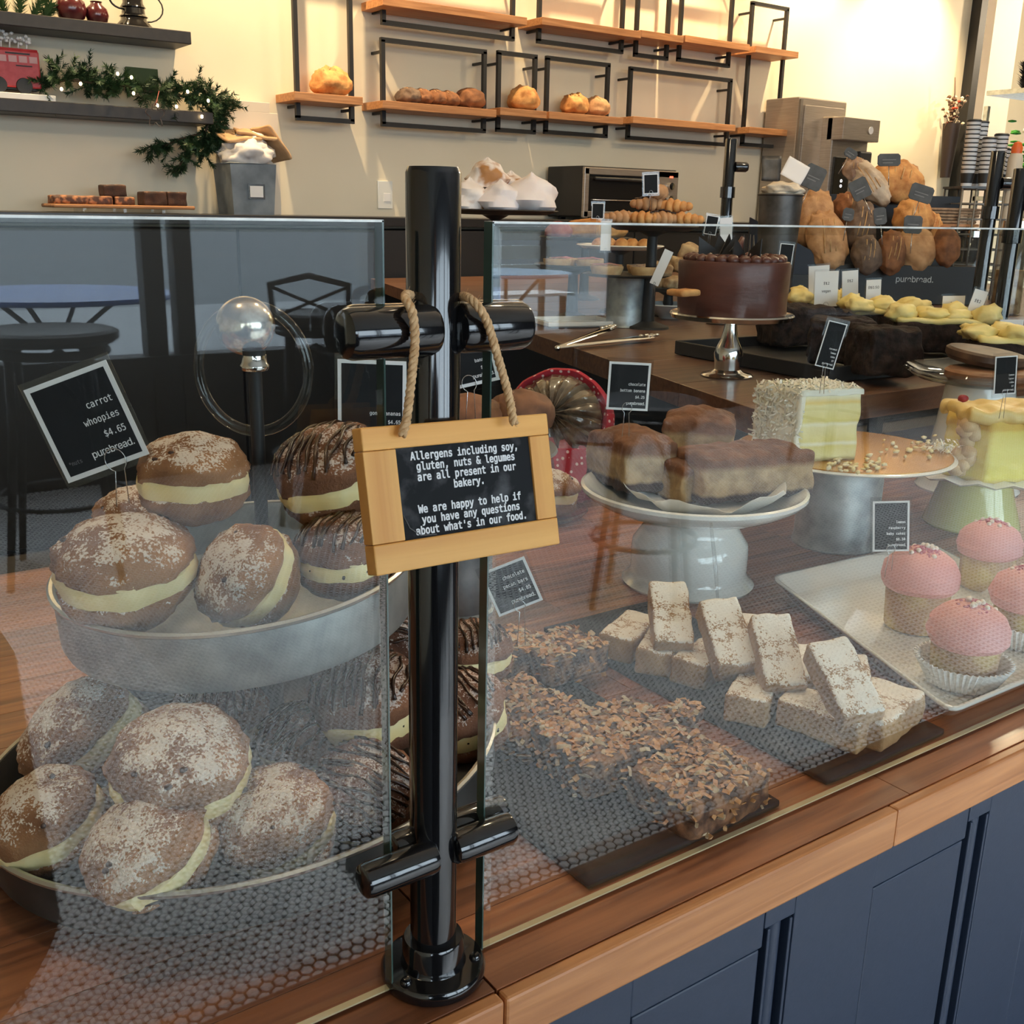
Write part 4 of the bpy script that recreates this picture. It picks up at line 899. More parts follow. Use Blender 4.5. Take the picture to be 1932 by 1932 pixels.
o = part('green_panel', MB().box((gp(270, 155, YW-.03).x, YW-.02, gp(270, 150, YW-.03).z), (.13, .015, .09)), mat('moss_green_card', (.06, .09, .04), rough=.9)); tag(o, 'small dark green card standing behind the garland', 'card')
# upper shelf: foliage, maroon pots, black wire vase
up1 = zs1
def us(px, dy=.1): p = hit(px, 30, 1, YW-dy); return V((p.x, YW-dy, up1))
f1 = thing('moss_bunch', 'bunch of pale green foliage on the upper shelf, cut by the frame edge', 'plant', tuple(us(30)))
part('foliage', needles([[us(10)+V((0, 0, 0)), us(10)+V((-.03, 0, .12))], [us(35), us(40)+V((.02, 0, .13))], [us(60), us(75)+V((.03, 0, .09))], [us(80), us(92)+V((.01, 0, .05))]], 260, .045, 9, w=.003), LEAF2, f1, True, kind='stuff')
MAR = mat('maroon_glaze', (.055, .008, .01), (.10, .015, .018), rough=.2, scale=12, coat=.5)
for px, r_, l_ in ((135, .058, 'round maroon glazed pot on the upper shelf beside foliage'), (183, .045, 'smaller round maroon glazed pot, right of the other')):
    p = us(px); t = thing('glazed_pot', l_, 'pot', tuple(p)); part('body', MB().lathe([(0, 0), (r_*.5, 0), (r_*.85, r_*.3), (r_, r_*.8), (r_*.9, r_*1.3), (r_*.5, r_*1.65), (r_*.45, r_*1.8), (r_*.52, r_*1.9), (0, r_*1.88)], 32), MAR, t)
p = us(252); t = thing('black_jug', 'black ribbed metal jug with a looping wire handle on the upper shelf', 'jug', tuple(p))
part('body', MB().lathe([(0, 0), (.072, 0), (.07, .012), (.052, .03), (.050, .04), (.056, .045), (.046, .055), (.044, .075), (.050, .08), (.040, .095), (.038, .14), (0, .14)], 36), BLK, t)
part('handle', MB().tube([(.045+.06*sin(a)*1.2, -.01, .085-.055*cos(a)) for a in [pi*k/10 for k in range(11)]], .003, 6), BLKM, t)
part('handle', MB().tube([(-.045-.04*sin(a)*1.2, -.01, .105-.035*cos(a)) for a in [pi*k/10 for k in range(11)]], .004, 6), BLKM, t)
# wall outlet
a = hit(713, 341, 1, YW-.01); b = hit(741, 394, 1, YW-.01)
t = thing('wall_outlet', 'white wall socket plate above the back bench, left of the black post', 'outlet', tuple((a+b)/2))
part('plate', MB().box(((a.x+b.x)/2, YW-.005, (a.z+b.z)/2), (b.x-a.x, .01, a.z-b.z)), WHITEC, t, True, bev=.002)
part('socket', MB().box(((a.x+b.x)/2+.008, YW-.011, (a.z+b.z)/2-.012), ((b.x-a.x)*.45, .004, (a.z-b.z)*.3)), WHITEP, t, True, bev=.001)
# ---------------------------------------------------------------- things on the back bench
def bench(px, y): p = hit(px, 405, 1, y); return V((p.x, y, ZB))
xa = hit(88, 372, 1, 4.08).x; xb = hit(352, 392, 1, 4.08).x; zb_ = hit(220, 390, 1, 4.0).z
t = thing('serving_board', 'wooden serving board on a clear stand holding brownies, far left', 'board', ((xa+xb)/2, 4.08, ZB))
part('board', MB().box(((xa+xb)/2, 4.08, zb_), (xb-xa, .22, .014)), WOODS, t, True, bev=.005)
for x in (xa+.12, (xa+xb)/2, xb-.12): part('riser', MB().box((x, 4.08, (ZB+zb_)/2-.0035), (.012, .15, zb_-ZB-.007)), ACRY, t, True)
BRN = sugared('brownie_dark', (.022, .010, .007), (.06, .024, .013), .12, 50, (.25, .14, .09), bump=.003); BRN2 = mat('nutty_brownie', (.06, .022, .012), (.40, .17, .07), rough=.6, scale=40, bump=.003, lo=.45, hi=.6)
for i, (px, dz, sx, sy, m_, l_, rz, dy) in enumerate([(133, 0, .16, .09, BRN2, 'long nutty slice at the left end of the serving board', 4, 0), (185, 0, .10, .09, BRN2, 'caramel topped brownie under the raised one', -6, 0), (229, 0, .085, .085, BRN2, 'nutty brownie right of the caramel one', 8, 0), (214, .032, .095, .08, BRN, 'dark brownie raised on top of two others', 0, .0), (287, 0, .10, .09, BRN, 'tall dark brownie, left of the right-hand pair', 3, 0), (329, 0, .085, .09, BRN, 'dark brownie at the right end of the serving board', -3, 0)]):
    p = hit(px, 380, 1, 4.08+dy); h_ = .032 if dz or i < 3 else .055
    if i == 3: h_ = .045
    o = part('brownie', MB().rbox((0, 0, 0), (sx*.95, sy, h_), 14, .003, 30, .004, i), m_); o.matrix_basis = TR((p.x, 4.08+dy, zb_+.007+dz+h_/2), 0, 0, rz*.5); tag(o, l_, 'brownie', 'brownies on the serving board')
xa = hit(438, 400, 1, 4.02).x; xb = hit(524, 400, 1, 4.02).x; zt_ = hit(480, 309, 1, 4.02).z
BINM = mat('blue_grey_tin', (.13, .15, .17), (.26, .29, .31), rough=.5, metal=.3, scale=9)
t = thing('tin_bin', 'blue-grey metal bin with a paper label holding bags on the back bench', 'bin', ((xa+xb)/2, 4.12, ZB))
w_ = (xb-xa); hw = w_/2; mbn = MB(); n_ = 4
def sq(s_, z): return [(-s_, -s_, z), (s_, -s_, z), (s_, s_, z), (-s_, s_, z)]
H_ = zt_-ZB
vs = sq(hw*.88, 0)+sq(hw, H_)+sq(hw-.004, H_)+sq(hw*.88-.004, .01); mbn.add(vs, [(3, 2, 1, 0)]+[(i+4*k, (i+1) % 4+4*k, (i+1) % 4+4*k+4, i+4*k+4) for k in range(3) for i in range(4)]+[(12, 13, 14, 15)])
part('body', mbn, BINM, t); part('label_holder', MB().box((.01, -hw*.94-.003, H_*.46), (.075, .004, .062)), SILV, t); part('paper_label', MB().box((.01, -hw*.94-.0055, H_*.46), (.058, .002, .046)), WHITEP, t)
part('rim', MB().tube([V(v)*1.0 for v in sq(hw+.001, H_)], .004, 6, closed=True), BINM, t)
bp = V(((xa+xb)/2, 4.12, zt_))
def crumpled(c, d, seed, m_, label, name='paper_bag', cat='bag', rot=0):
    o = part(name, MB().blob((0, 0, 0), d, 4, .35, 1.6, seed, fn=lambda p, v: V((p.x*(1+.12*noise.noise(v*5)), p.y, p.z*(1+.15*noise.noise(v*4+V((3, 3, 3))))))), m_); o.location = c; o.rotation_euler[2] = rot; tag(o, label, cat); return o
crumpled(bp+V((0, -.02, .045)), (.115, .10, .07), 3, mat('white_bag_paper', (.72, .68, .66), (.80, .76, .72), rough=.6, scale=9), 'crumpled white bag bulging out of the tin bin')
KR = mat('kraft_paper', (.46, .27, .13), (.58, .37, .20), rough=.75, scale=14)
for i, (dx, dz, rx, ry, rz, l_) in enumerate([(-.03, .115, 20, -6, 5, 'flat kraft paper bag lying across the tin bin, left'), (.05, .125, 12, 8, -10, 'kraft paper bag on top of the white bag'), (.125, .09, -8, 50, 10, 'kraft paper bag flopping over the right side of the bin')]):
    o = part('kraft_bag', MB().rbox((0, 0, 0), (.17, .13, .014), 14, .009, 14, .004, 30+i), KR); o.matrix_basis = M.Translation(bp+V((dx, -.02+.01*i, dz))) @ M.Rotation(R(rz), 4, 'Z') @ M.Rotation(R(ry), 4, 'Y') @ M.Rotation(R(rx), 4, 'X'); tag(o, l_, 'paper bag', 'kraft bags in the tin bin')
for i, (px, py0, py1, w2, l_) in enumerate([(473, 212, 285, .235, 'white cardboard box standing behind the tin bin, lower'), (462, 192, 212, .20, 'white cardboard box stacked on the lower white box')]):
    p = hit(px, py1, 1, 4.22); z1 = hit(px, py0, 1, 4.22).z; z0 = hit(px, py1, 1, 4.22).z if i else ZB+.0
    o = part('cardboard_box', MB().box((p.x, 4.235, (z0+z1)/2), (w2, .11, z1-z0)), mat('white_card_%d' % i, (.74, .66, .55), rough=.8), bev=.002); tag(o, l_, 'box')
# toaster oven
xa = hit(1108, 350, 1, 3.93).x; xb = hit(1285, 350, 1, 3.93).x; zt_ = hit(1112, 312, 1, 3.93).z
t = thing('toaster_oven', 'stainless countertop oven with glass door and three knobs on the back bench', 'oven', ((xa+xb)/2, 4.1, ZB)); W2 = (xb-xa); H_ = zt_-ZB; x0_ = -W2/2
part('body', MB().box((0, .02, H_/2+.008), (W2, .30, H_-.016)), mat('oven_black_sides', (.015, .014, .014), rough=.5), t, bev=.006)
part('front_frame', MB().box((0, -.137, H_-.025), (W2, .02, .034)).box((0, -.137, .03), (W2, .02, .03)).box((x0_+.016, -.137, H_/2), (.03, .02, H_-.02)).box((W2/2-.075, -.137, H_/2), (.15, .02, H_-.02)), STEEL, t, bev=.003)
part('door_glass', MB().box((-.06, -.134, H_/2-.005), (W2-.20, .008, H_-.085)), mat('dark_oven_glass', (.02, .018, .016), rough=.06, coat=.5), t)
part('door_handle', MB().tube([(x0_+.06, -.16, H_-.062), (W2/2-.19, -.16, H_-.062)], .009, 10).tube([(x0_+.07, -.14, H_-.062), (x0_+.07, -.16, H_-.062)], .006, 6).tube([(W2/2-.2, -.14, H_-.062), (W2/2-.2, -.16, H_-.062)], .006, 6), BLKM, t)
part('rack', MB().tube([(x0_+.06, -.145, H_*.38), (W2/2-.19, -.145, H_*.38)], .003, 6), SILV, t)
for z in (H_*.68, H_*.43, H_*.18): kn = part('knob', MB().lathe([(0, 0), (.021, 0), (.019, .018), (0, .02)], 20, (0, 0, 0), M.Translation((W2/2-.06, -.147, z)) @ M.Rotation(R(90), 4, 'X')), SILV, t); part('pointer', MB().box((W2/2-.06, -.168, z+.008), (.003, .003, .014)), BLKM, kn)
part('indicator_lamp', MB().box((W2/2-.055, -.149, H_*.86), (.022, .004, .009)), mat('red_indicator', (1, .12, .06), emit=3), t)
for x in (x0_+.05, W2/2-.05): part('foot', MB().box((x, -.1, .006), (.03, .03, .012)).box((x, .1, .006), (.03, .03, .012)), BLKM, t)
# steel machines at the right end of the bench
def steelbox(name, xl, xr_, yt, y0, dep, label, zbot=ZB):
    xa = hit(xl, 280, 1, y0).x; xb = hit(xr_, 280, 1, y0).x; z1 = hit((xl+xr_)/2, yt, 1, y0).z
    t = thing(name, label, 'machine', ((xa+xb)/2, y0+dep/2, zbot)); part('casing', MB().box((0, 0, (z1-zbot)/2), (xb-xa, dep, z1-zbot)), STEEL, t, bev=.008); return t, xb-xa, z1-zbot, dep
t, w2, h2, dp = steelbox('water_boiler', 1500, 1590, 186, 4.02, .26, 'tall brushed steel machine against the wall, right of the frames')
part('door', MB().box((.01, -dp/2-.004, h2*.55), (w2*.82, .008, h2*.78)), STEEL, t, bev=.003); part('side_trim', MB().box((-w2/2+.012, -dp/2-.006, h2*.5), (.02, .012, h2*.96)), mat('dull_steel', (.30, .27, .24), rough=.4, metal=.8), t)
t, w2, h2, dp = steelbox('coffee_grinder', 1568, 1637, 222, 3.93, .09, 'boxy brushed steel coffee grinder with black control panel, in front of the tall machine')
part('hood', MB().box((0, -.06, h2-.07), (w2, .12, .13)), STEEL, t, bev=.005); part('logo_badge', MB().lathe([(0, 0), (.022, 0), (.022, .002), (0, .002)], 20, (0, 0, 0), M.Translation((w2*.25, -.121, h2-.07)) @ M.Rotation(R(90), 4, 'X')), WHITEP, t)
part('control_panel', MB().box((-w2*.22, -.055, h2*.42), (w2*.42, .02, h2*.42)), BLK, t, bev=.003); part('spout', MB().box((w2*.25, -.08, h2*.62), (w2*.35, .05, .09)), BLKM, t, bev=.01)
for dz in (0, .03): part('display_light', MB().lathe([(.006, 0), (.009, 0), (.009, .002), (.006, .002)], 16, (0, 0, 0), M.Translation((-w2*.22, -.066, h2*.36+dz)) @ M.Rotation(R(90), 4, 'X'), ring=True), mat('white_display', (1, 1, 1), emit=1.5), t)
# ---------------------------------------------------------------- coconut cake and lemon cake
def onT(px, py, z=ZT): return hit(px, py, 2, z)
ck = V((.985, .47, ZC))
t = thing('cake_stand', 'grey tin drum stand with a gold disc on top under the coconut cake', 'cake stand', tuple(ck))
part('drum', MB().lathe([(0, 0), (.062, 0), (.063, .002), (.0615, .006), (.0605, .012), (.0605, .128), (.064, .132), (0, .132)], 64), GALV, t)
part('plate', MB().lathe([(0, .132), (.13, .134), (.155, .139), (.157, .141), (.154, .143), (0, .140)], 72), WHITEC, t)
part('gold_disc', MB().lathe([(0, .141), (.151, .1425), (.151, .1445), (0, .1435)], 72), mat('gold_cake_board', (.62, .29, .05), (.75, .40, .11), rough=.22, metal=.55, scale=6), t)
def layered(name, stops, z0, z1, scale=60, amp=.004, bump=.0015, rough=.7):
    m_, t, N, L, P = nt(name); co = coordnode(N, L); sp = N.new('ShaderNodeSeparateXYZ'); L.new(co, sp.inputs[0])
    nz = N.new('ShaderNodeTexNoise'); nz.inputs['Scale'].default_value = scale; nz.inputs['Detail'].default_value = 8; L.new(co, nz.inputs['Vector'])
    ad = N.new('ShaderNodeMath'); ad.operation = 'MULTIPLY_ADD'; ad.inputs[1].default_value = amp; L.new(nz.outputs['Fac'], ad.inputs[0]); L.new(sp.outputs['Z'], ad.inputs[2])
    mr = N.new('ShaderNodeMapRange'); mr.inputs[1].default_value = z0+amp/2; mr.inputs[2].default_value = z1+amp/2; L.new(ad.outputs[0], mr.inputs[0])
    r = ramp(N, stops); L.new(mr.outputs[0], r.inputs[0]); L.new(r.outputs[0], P.inputs['Base Color']); P.inputs['Roughness'].default_value = rough
    b = N.new('ShaderNodeBump'); b.inputs['Distance'].default_value = bump; L.new(nz.outputs['Fac'], b.inputs['Height']); L.new(b.outputs[0], P.inputs['Normal']); return m_
Y1, Y2, Y3 = (.80, .66, .22), (.86, .74, .36), (.90, .82, .55)
COCO = layered('coconut_layer_cake', [(0, Y2), (.2, Y1), (.24, Y3), (.28, Y1), (.48, Y2), (.52, Y3), (.56, Y1), (.78, Y2), (.82, (.86, .62, .2)), (.9, Y3), (1, (.88, .84, .72))], 0, .1)
def wedge(poly, h, n, seed, amp=.003):   # cake block over a polygon with rough sides
    mb_ = MB(); P_2 = []
    for i in range(len(poly)):
        a = V((*poly[i], 0)); b = V((*poly[(i+1) % len(poly)], 0))
        for k in range(n): P_2.append(a.lerp(b, k/n))
    rows = n; vs = []
    for j in range(rows+1):
        for p in P_2:
            q = V((p.x, p.y, h*j/rows)); vs.append(q+noise.noise_vector(q*55+V((seed*3, 0, 0)))*amp)
    m_ = len(P_2); fs = [(j*m_+i, j*m_+(i+1) % m_, (j+1)*m_+(i+1) % m_, (j+1)*m_+i) for j in range(rows) for i in range(m_)]
    fs += [tuple(reversed(range(m_))), tuple(rows*m_+i for i in range(m_))]; return mb_.add(vs, fs, True)
def shreds(gen, n, seed, l=.009, w=.0009):
    rnd = random.Random(seed); mb_ = MB()
    for i in range(n):
        p, nr = gen(rnd); a = V((rnd.gauss(0, 1), rnd.gauss(0, 1), rnd.gauss(0, 1))).normalized(); d = (a-nr*a.dot(nr)*.6).normalized(); L_ = l*rnd.uniform(.5, 1.3); sd = d.cross(nr)
        sd = sd.normalized()*w*rnd.uniform(.6, 1.4) if sd.length > .01 else V((w, 0, 0)); up_ = nr*L_*.12
        v_ = [p-d*L_/2-sd, p-d*L_/2+sd, p+up_+sd, p+up_-sd, p+d*L_/2+sd*.6-up_*.2, p+d*L_/2-sd*.6-up_*.2]
        mb_.add(v_, [(0, 1, 2, 3), (3, 2, 4, 5)]); 
    return mb_
SHR = mat('shredded_coconut', (.90, .84, .70), (.95, .92, .82), rough=.6, scale=50, sub=.1)
poly = [(-.028, -.058), (.060, -.030), (.035, .055), (-.074, .004)]
cc_ = hit(1504, 872, 2, ZC+.1445)
h_ = .098
t = thing('coconut_cake', 'tall wedge of yellow layer cake covered in shredded coconut on the gold disc', 'cake', mat=CF(cc_+HZ.to_3x3() @ V((.028, .058, .0)), 0, 0, 0))
part('layers', wedge(poly, h_, 14, 2), COCO, t)
def g_top(r):
    a, b = r.random(), r.random(); p = V((*poly[0], 0)).lerp(V((*poly[1], 0)), a).lerp(V((*poly[3], 0)).lerp(V((*poly[2], 0)), a), b); return p+V((0, 0, h_+r.uniform(0, .004))), V((0, 0, 1))
def g_side(r):
    a = r.random(); p = V((*poly[3], 0)).lerp(V((*poly[0], 0)), a*.98); n_ = V((-.80, -.60, 0)); return p+V((0, 0, h_*r.random()**.9))+n_*r.uniform(0, .007), n_
def g_back(r):
    a = r.random(); p = V((*poly[2], 0)).lerp(V((*poly[3], 0)), a); n_ = V((-.6, .8, 0)); return p+V((0, 0, h_*r.random()))+n_*r.uniform(0, .004), n_
part('icing_side', wedge([(poly[3][0]-.004, poly[3][1]-.004), (poly[0][0]-.004, poly[0][1]-.005), (poly[0][0]+.004, poly[0][1]+.004), (poly[3][0]+.006, poly[3][1]+.006)], h_, 12, 9, .004), mat('coconut_side_icing', (.88, .80, .64), rough=.6), t)
part('coconut_topping', shreds(g_top, 1300, 1, .011, .0011), SHR, t, kind='stuff'); part('coconut_side', shreds(g_side, 900, 2, .017, .0011), SHR, t, kind='stuff'); part('coconut_back', shreds(g_back, 400, 3), SHR, t, kind='stuff')
part('icing_top', wedge([(a*1.04, b*1.04) for a, b in poly], .008, 10, 7, .003), mat('coconut_icing', (.86, .82, .68), rough=.6), t, loc=(0, 0, h_-.006))
rnd = random.Random(8); mb_ = MB(); mb2 = MB()
for i in range(70):
    a = rnd.random(); p = hit(1560+225*a+rnd.gauss(0, 8), 872-30*a+rnd.gauss(0, 9)+(14 if a < .5 else 0), 2, ZC+.1455); (mb_).blob(p+V((0, 0, .002)), (rnd.uniform(.002, .007), rnd.uniform(.002, .005), rnd.uniform(.0015, .004)), 1, .4, 2, i)
o = part('cake_crumbs', mb_, mat('yellow_crumbs', (.80, .62, .25), (.88, .78, .52), rough=.7, scale=50)); tag(o, 'yellow cake crumbs scattered across the gold disc', 'crumbs'); o['kind'] = 'stuff'
p_ = hit(1775, 848, 2, ZC+.147); mb_ = shreds(lambda r: (p_+V((r.gauss(0, .012), r.gauss(0, .008), abs(r.gauss(0, .006)))), V((0, 0, 1))), 160, 5)
o = part('coconut_scraps', mb_, SHR); tag(o, 'small heap of loose shredded coconut at the right rim of the gold disc', 'coconut'); o['kind'] = 'stuff'
lc = V((1.262, .42, ZC))
t = thing('cake_stand', 'glossy yellow-green cake stand with flared foot at the right edge', 'cake stand', tuple(lc))
part('foot', MB().lathe([(0, 0), (.072, 0), (.074, .003), (.073, .008), (.066, .03), (.058, .055), (.052, .078), (0, .08)], 56), mat('lime_glaze', (.62, .60, .18), (.68, .66, .24), rough=.12, scale=3, coat=.7), t)
part('plate', MB().lathe([(0, .08), (.08, .08), (.108, .086), (.112, .089), (.108, .091), (0, .086)], 56, fn=lambda p, a, r_, z: V((p.x, p.y, p.z+(.003*sin(a*14) if r_ > .1 else 0)))), WHITEC, t)
LEM = layered('lemon_layer_cake', [(0, (.80, .62, .2)), (.08, (.88, .74, .12)), (.5, (.9, .78, .18)), (.78, (.86, .70, .16)), (.82, (.80, .52, .10)), (1, (.85, .58, .14))], 0, .1, amp=.006)
lp = [(-.01, -.060), (.10, -.03), (.08, .06), (-.052, .005)]
t = thing('lemon_cake', 'tall slice of yellow lemon layer cake with rough golden icing at the right edge', 'cake', mat=CF(hit(1862, 912, 2, ZC+.089)+HZ.to_3x3() @ V((.004, .055, 0)), 0, 0, 0))
part('layers', wedge(lp, .098, 12, 5, .004), LEM, t); ICY = mat('golden_icing', (.82, .55, .16), (.88, .66, .28), rough=.45, scale=40, bump=.002, bscale=50)
def icetop(p):
    return p+V((0, 0, .004*noise.noise(p*60)))
part('icing_top', MB().rbox((.030, -.002, .101), (.150, .120, .022), 30, .009, 34, .008, 4), ICY, t, label='rough golden icing slab')
ic = MB(); rnd = random.Random(4)
for i in range(26): ic.blob((-.035+rnd.gauss(0, .006), -.030+rnd.gauss(0, .008), rnd.uniform(.01, .09)), (.012, .012, .012), 2, .25, 2, i)
part('icing_side', ic, mat('tan_icing', (.56, .36, .17), (.72, .52, .28), rough=.6, scale=50), t)
part('berry', MB().blob((-.03, .01, .118), (.008, .007, .006), 2, .2, 3), mat('dried_raspberry', (.30, .01, .02), rough=.4), t)
# glass stand with dark rounds
gc = V((1.47, .56, ZC))
t = thing('cake_stand', 'footed glass stand on a tall white pedestal, right of the black loaf cakes', 'cake stand', tuple(gc))
part('pedestal', MB().lathe([(0, 0), (.088, 0), (.090, .004), (.086, .01), (.072, .08), (.062, .16), (.058, .19), (0, .19)], 48), WHITEC, t)
part('glass_plate', MB().lathe([(0, .19), (.06, .19), (.11, .20), (.133, .215), (.131, .219), (.108, .206), (.06, .197), (0, .197)], 56, fn=lambda p, a, r_, z: p if r_ < .12 else V((p.x*(1+.015*sin(a*20)), p.y*(1+.015*sin(a*20)), p.z))), CLR, t)
for i, (dx, dy, r_, z_, l_) in enumerate([(-.01, -.02, .075, .199, 'low round chocolate tart on the glass stand, nearer one'), (.035, .02, .07, .225, 'round chocolate topped tart resting behind on the glass stand')]):
    o = part('chocolate_tart', MB().lathe([(0, 0), (r_*.9, 0), (r_, .008), (r_, .018), (r_*.93, .022), (0, .020)], 40, fn=lambda p, a, rr_, z: V((p.x*(1+.02*noise.noise(p*50)), p.y, p.z))), mat('tart_brown_%d' % i, (.20, .08, .035) if i == 0 else (.05, .025, .015), (.32, .15, .07) if i == 0 else (.12, .06, .03), rough=.5, scale=40, bump=.001)); o.location = gc+V((dx, dy, z_)); o.rotation_euler = (R(6*i), R(3*i), 0); tag(o, l_, 'tart')
# ---------------------------------------------------------------- black loaf cakes and yellow iced loaves
DK = mat('black_cocoa_cake', (.010, .006, .005), (.040, .022, .017), rough=.85, scale=50, bump=.008, bscale=60, spec=.25); YI = mat('yellow_icing', (.80, .62, .20), (.88, .72, .32), rough=.5, scale=16, bump=.004, bscale=30, sub=.05)
p1 = onT(1545, 668); p2 = onT(1880, 640)
tr_ = part('baking_tray', MB().box((0, 0, .004), (1.15, .46, .008)).box((0, -.23, .016), (1.15, .008, .03)).box((0, .23, .016), (1.15, .008, .03)).box((-.575, 0, .016), (.008, .46, .03)).box((.575, 0, .016), (.008, .46, .03)), BLKM, bev=.002); tag(tr_, 'long black tray under the dark and the yellow iced loaf cakes', 'tray'); tr_.location = (1.98, 1.02, ZT+.001); tr_.rotation_euler[2] = R(-4)
def slabcake(px, py, z, d, rz, m_, label, seed, ice=None, name='loaf_cake', group=None):
    t = thing(name, label, 'cake', mat=CF(hit(px, py, 2, z), 0, 0, rz), group=group)
    part('sponge', MB().rbox((0, 0, 0), d, 30, .008, 34, .010, seed), m_, t)
    if ice:
        mb_ = MB(); rnd = random.Random(seed); nx_ = int(d[0]/.045)
        mb_.rbox((0, 0, d[2]/2), (d[0]*1.0, d[1]*1.0, .016), 22, .006, 20, .008, seed+3)
        for i in range(nx_):
            for jj in (-.25, .25): mb_.blob((-d[0]*.42+d[0]*.84*i/max(1, nx_-1)+rnd.gauss(0, .006), d[1]*jj+rnd.gauss(0, .008), d[2]/2+.012), (.034, .030, rnd.uniform(.014, .026)), 3, .35, 1.8, seed*9+i+int(jj*9))
        part('icing', mb_, ice, t)
    return t
zl_ = ZT+.065
slabcake(1500, 612, zl_, (.15, .12, .09), 12, DK, 'black cocoa loaf cake at the left of the tray, right of the chocolate layer cake', 1, group='black cocoa loaf cakes')
slabcake(1588, 642, zl_, (.13, .11, .09), -14, DK, 'black cocoa loaf cake in the middle of the three', 2, group='black cocoa loaf cakes')
slabcake(1668, 660, zl_, (.11, .11, .09), 10, DK, 'black cocoa loaf cake nearest the glass, left of the glass stand', 3, group='black cocoa loaf cakes')
slabcake(1548, 592, ZT+.055, (.16, .10, .07), 5, DK, 'pale yellow iced cake at the back, behind the first price card', 5, YI, 'iced_cake', 'yellow iced cakes')
slabcake(1665, 612, zl_-.01, (.17, .11, .07), -6, DK, 'yellow iced cake with a smooth hump, left of the widest one', 6, YI, 'iced_cake', 'yellow iced cakes')
slabcake(1775, 632, zl_-.01, (.22, .12, .07), -10, DK, 'widest yellow iced cake with peaks under two price cards', 7, YI, 'iced_cake', 'yellow iced cakes')
slabcake(1905, 668, zl_-.02, (.16, .11, .06), -6, DK, 'yellow iced cake at the right edge behind the lemon cake', 8, YI, 'iced_cake', 'yellow iced cakes')
# white price cards
for px, py, d, w, h, roll, ln, l_ in [(1559, 545, 2.75, .060, .090, -3, ['$12', 'vegan'], 'white price card reading $12 vegan above the black loaf cakes'), (1545, 530, 2.85, .055, .08, -5, [], 'blank white price card half hidden behind the vegan one'),
    (1604, 539, 2.8, .042, .078, -6, ['$12'], 'white tilted price card right of the vegan one'), (1648, 550, 2.75, .038, .060, -4, ['$10.50'], 'small white price card reading $10.50'),
    (1798, 581, 2.5, .052, .056, -2, ['$12'], 'white price card stuck in the widest yellow iced cake'), (1841, 578, 2.45, .032, .075, 14, ['$12'], 'narrow white price card leaning right above the yellow iced cake'), (1906, 628, 2.35, .052, .058, -1, ['$12'], 'white price card near the right edge above the black price tag')]:
    price_tag(px, py, d, w, h, -roll, ln, l_, white=True, ts=.013 if len(ln) < 2 or 1 else .01, stem=.03)
# ---------------------------------------------------------------- chocolate layer cake on silver stand
sc_ = onT(1385, 712)+V((.0, .02, 0))
hp = hit(1388, 592, 1, sc_.y).z-ZT
t = thing('cake_stand', 'polished silver pedestal cake stand under the tall chocolate cake', 'cake stand', tuple(sc_))
part('pedestal', MB().lathe([(0, 0), (.050, 0), (.052, .002), (.049, .005), (.035, .008), (.026, .014), (.027, .03), (.029, .045), (.024, .06), (.017, .075), (.013, .095), (.012, hp-.02), (.02, hp-.012), (0, hp-.012)], 48), SILV, t)
part('plate', MB().lathe([(0, hp-.012), (.09, hp-.012), (.118, hp-.008), (.122, hp), (.120, hp+.003), (.112, hp+.001), (.09, hp-.002), (0, hp-.002)], 64), SILV, t)
CHF = mat('chocolate_frosting', (.075, .022, .014), (.115, .038, .026), rough=.38, scale=9, bump=.0015, bscale=16, stretch=(1, 1, 3))
zc_ = sc_+V((-.002, .0, hp-.001)); hc_ = hit(1388, 492, 1, sc_.y).z-(zc_.z)
t = thing('chocolate_cake', 'tall round chocolate frosted layer cake with chocolate shards on the silver stand', 'cake', tuple(zc_))
part('frosting', MB().lathe([(0, 0), (.103, 0), (.106, .004), (.105, hc_*.3), (.107, hc_*.6), (.108, hc_-.006), (.106, hc_), (.100, hc_+.001), (0, hc_-.003)], 72, fn=lambda p, a, r_, z: V((p.x*(1+.035*noise.noise(V((cos(a)*3, sin(a)*3, z*45)))), p.y*(1+.035*noise.noise(V((cos(a)*3, sin(a)*3, z*45)))), p.z))), CHF, t)
ro = MB()
for k in range(26):
    a = 2*pi*k/26; ro.blob((.088*cos(a), .088*sin(a), hc_+.004), (.013, .012, .010), 2, .25, 2, k)
part('rosette_border', ro, CHF, t)
sh = MB(); rnd = random.Random(3)
for k in range(11): 
    m2 = M.Translation((rnd.gauss(0, .03), rnd.gauss(0, .03), hc_+.012)) @ M.Rotation(rnd.uniform(0, 6.3), 4, 'Z') @ M.Rotation(rnd.uniform(-.5, .5), 4, 'Y'); sh.add([(-.02, -.001, 0), (.02, -.001, 0), (.005, -.001, .038), (-.02, .001, 0), (.02, .001, 0), (.005, .001, .038)], [(0, 1, 2), (5, 4, 3), (0, 3, 4, 1), (1, 4, 5, 2), (2, 5, 3, 0)], False, m2)
part('chocolate_shards', sh, BLKS, t)
part('chocolate_curl', MB().tube([(-.02, -.03, hc_), (-.024, -.032, hc_+.03), (-.015, -.03, hc_+.045)], [.008, .007, .004], 8), CHF, t)
o = part('caramel_piece', MB().rbox((0, 0, 0), (.05, .045, .012), 10, .002, 40, .004, 3), GOLD); o.location = hit(1290, 556, 1, sc_.y-.02)+V((0, 0, .004)); tag(o, 'small golden wedge at the left rim of the silver stand', 'pastry')
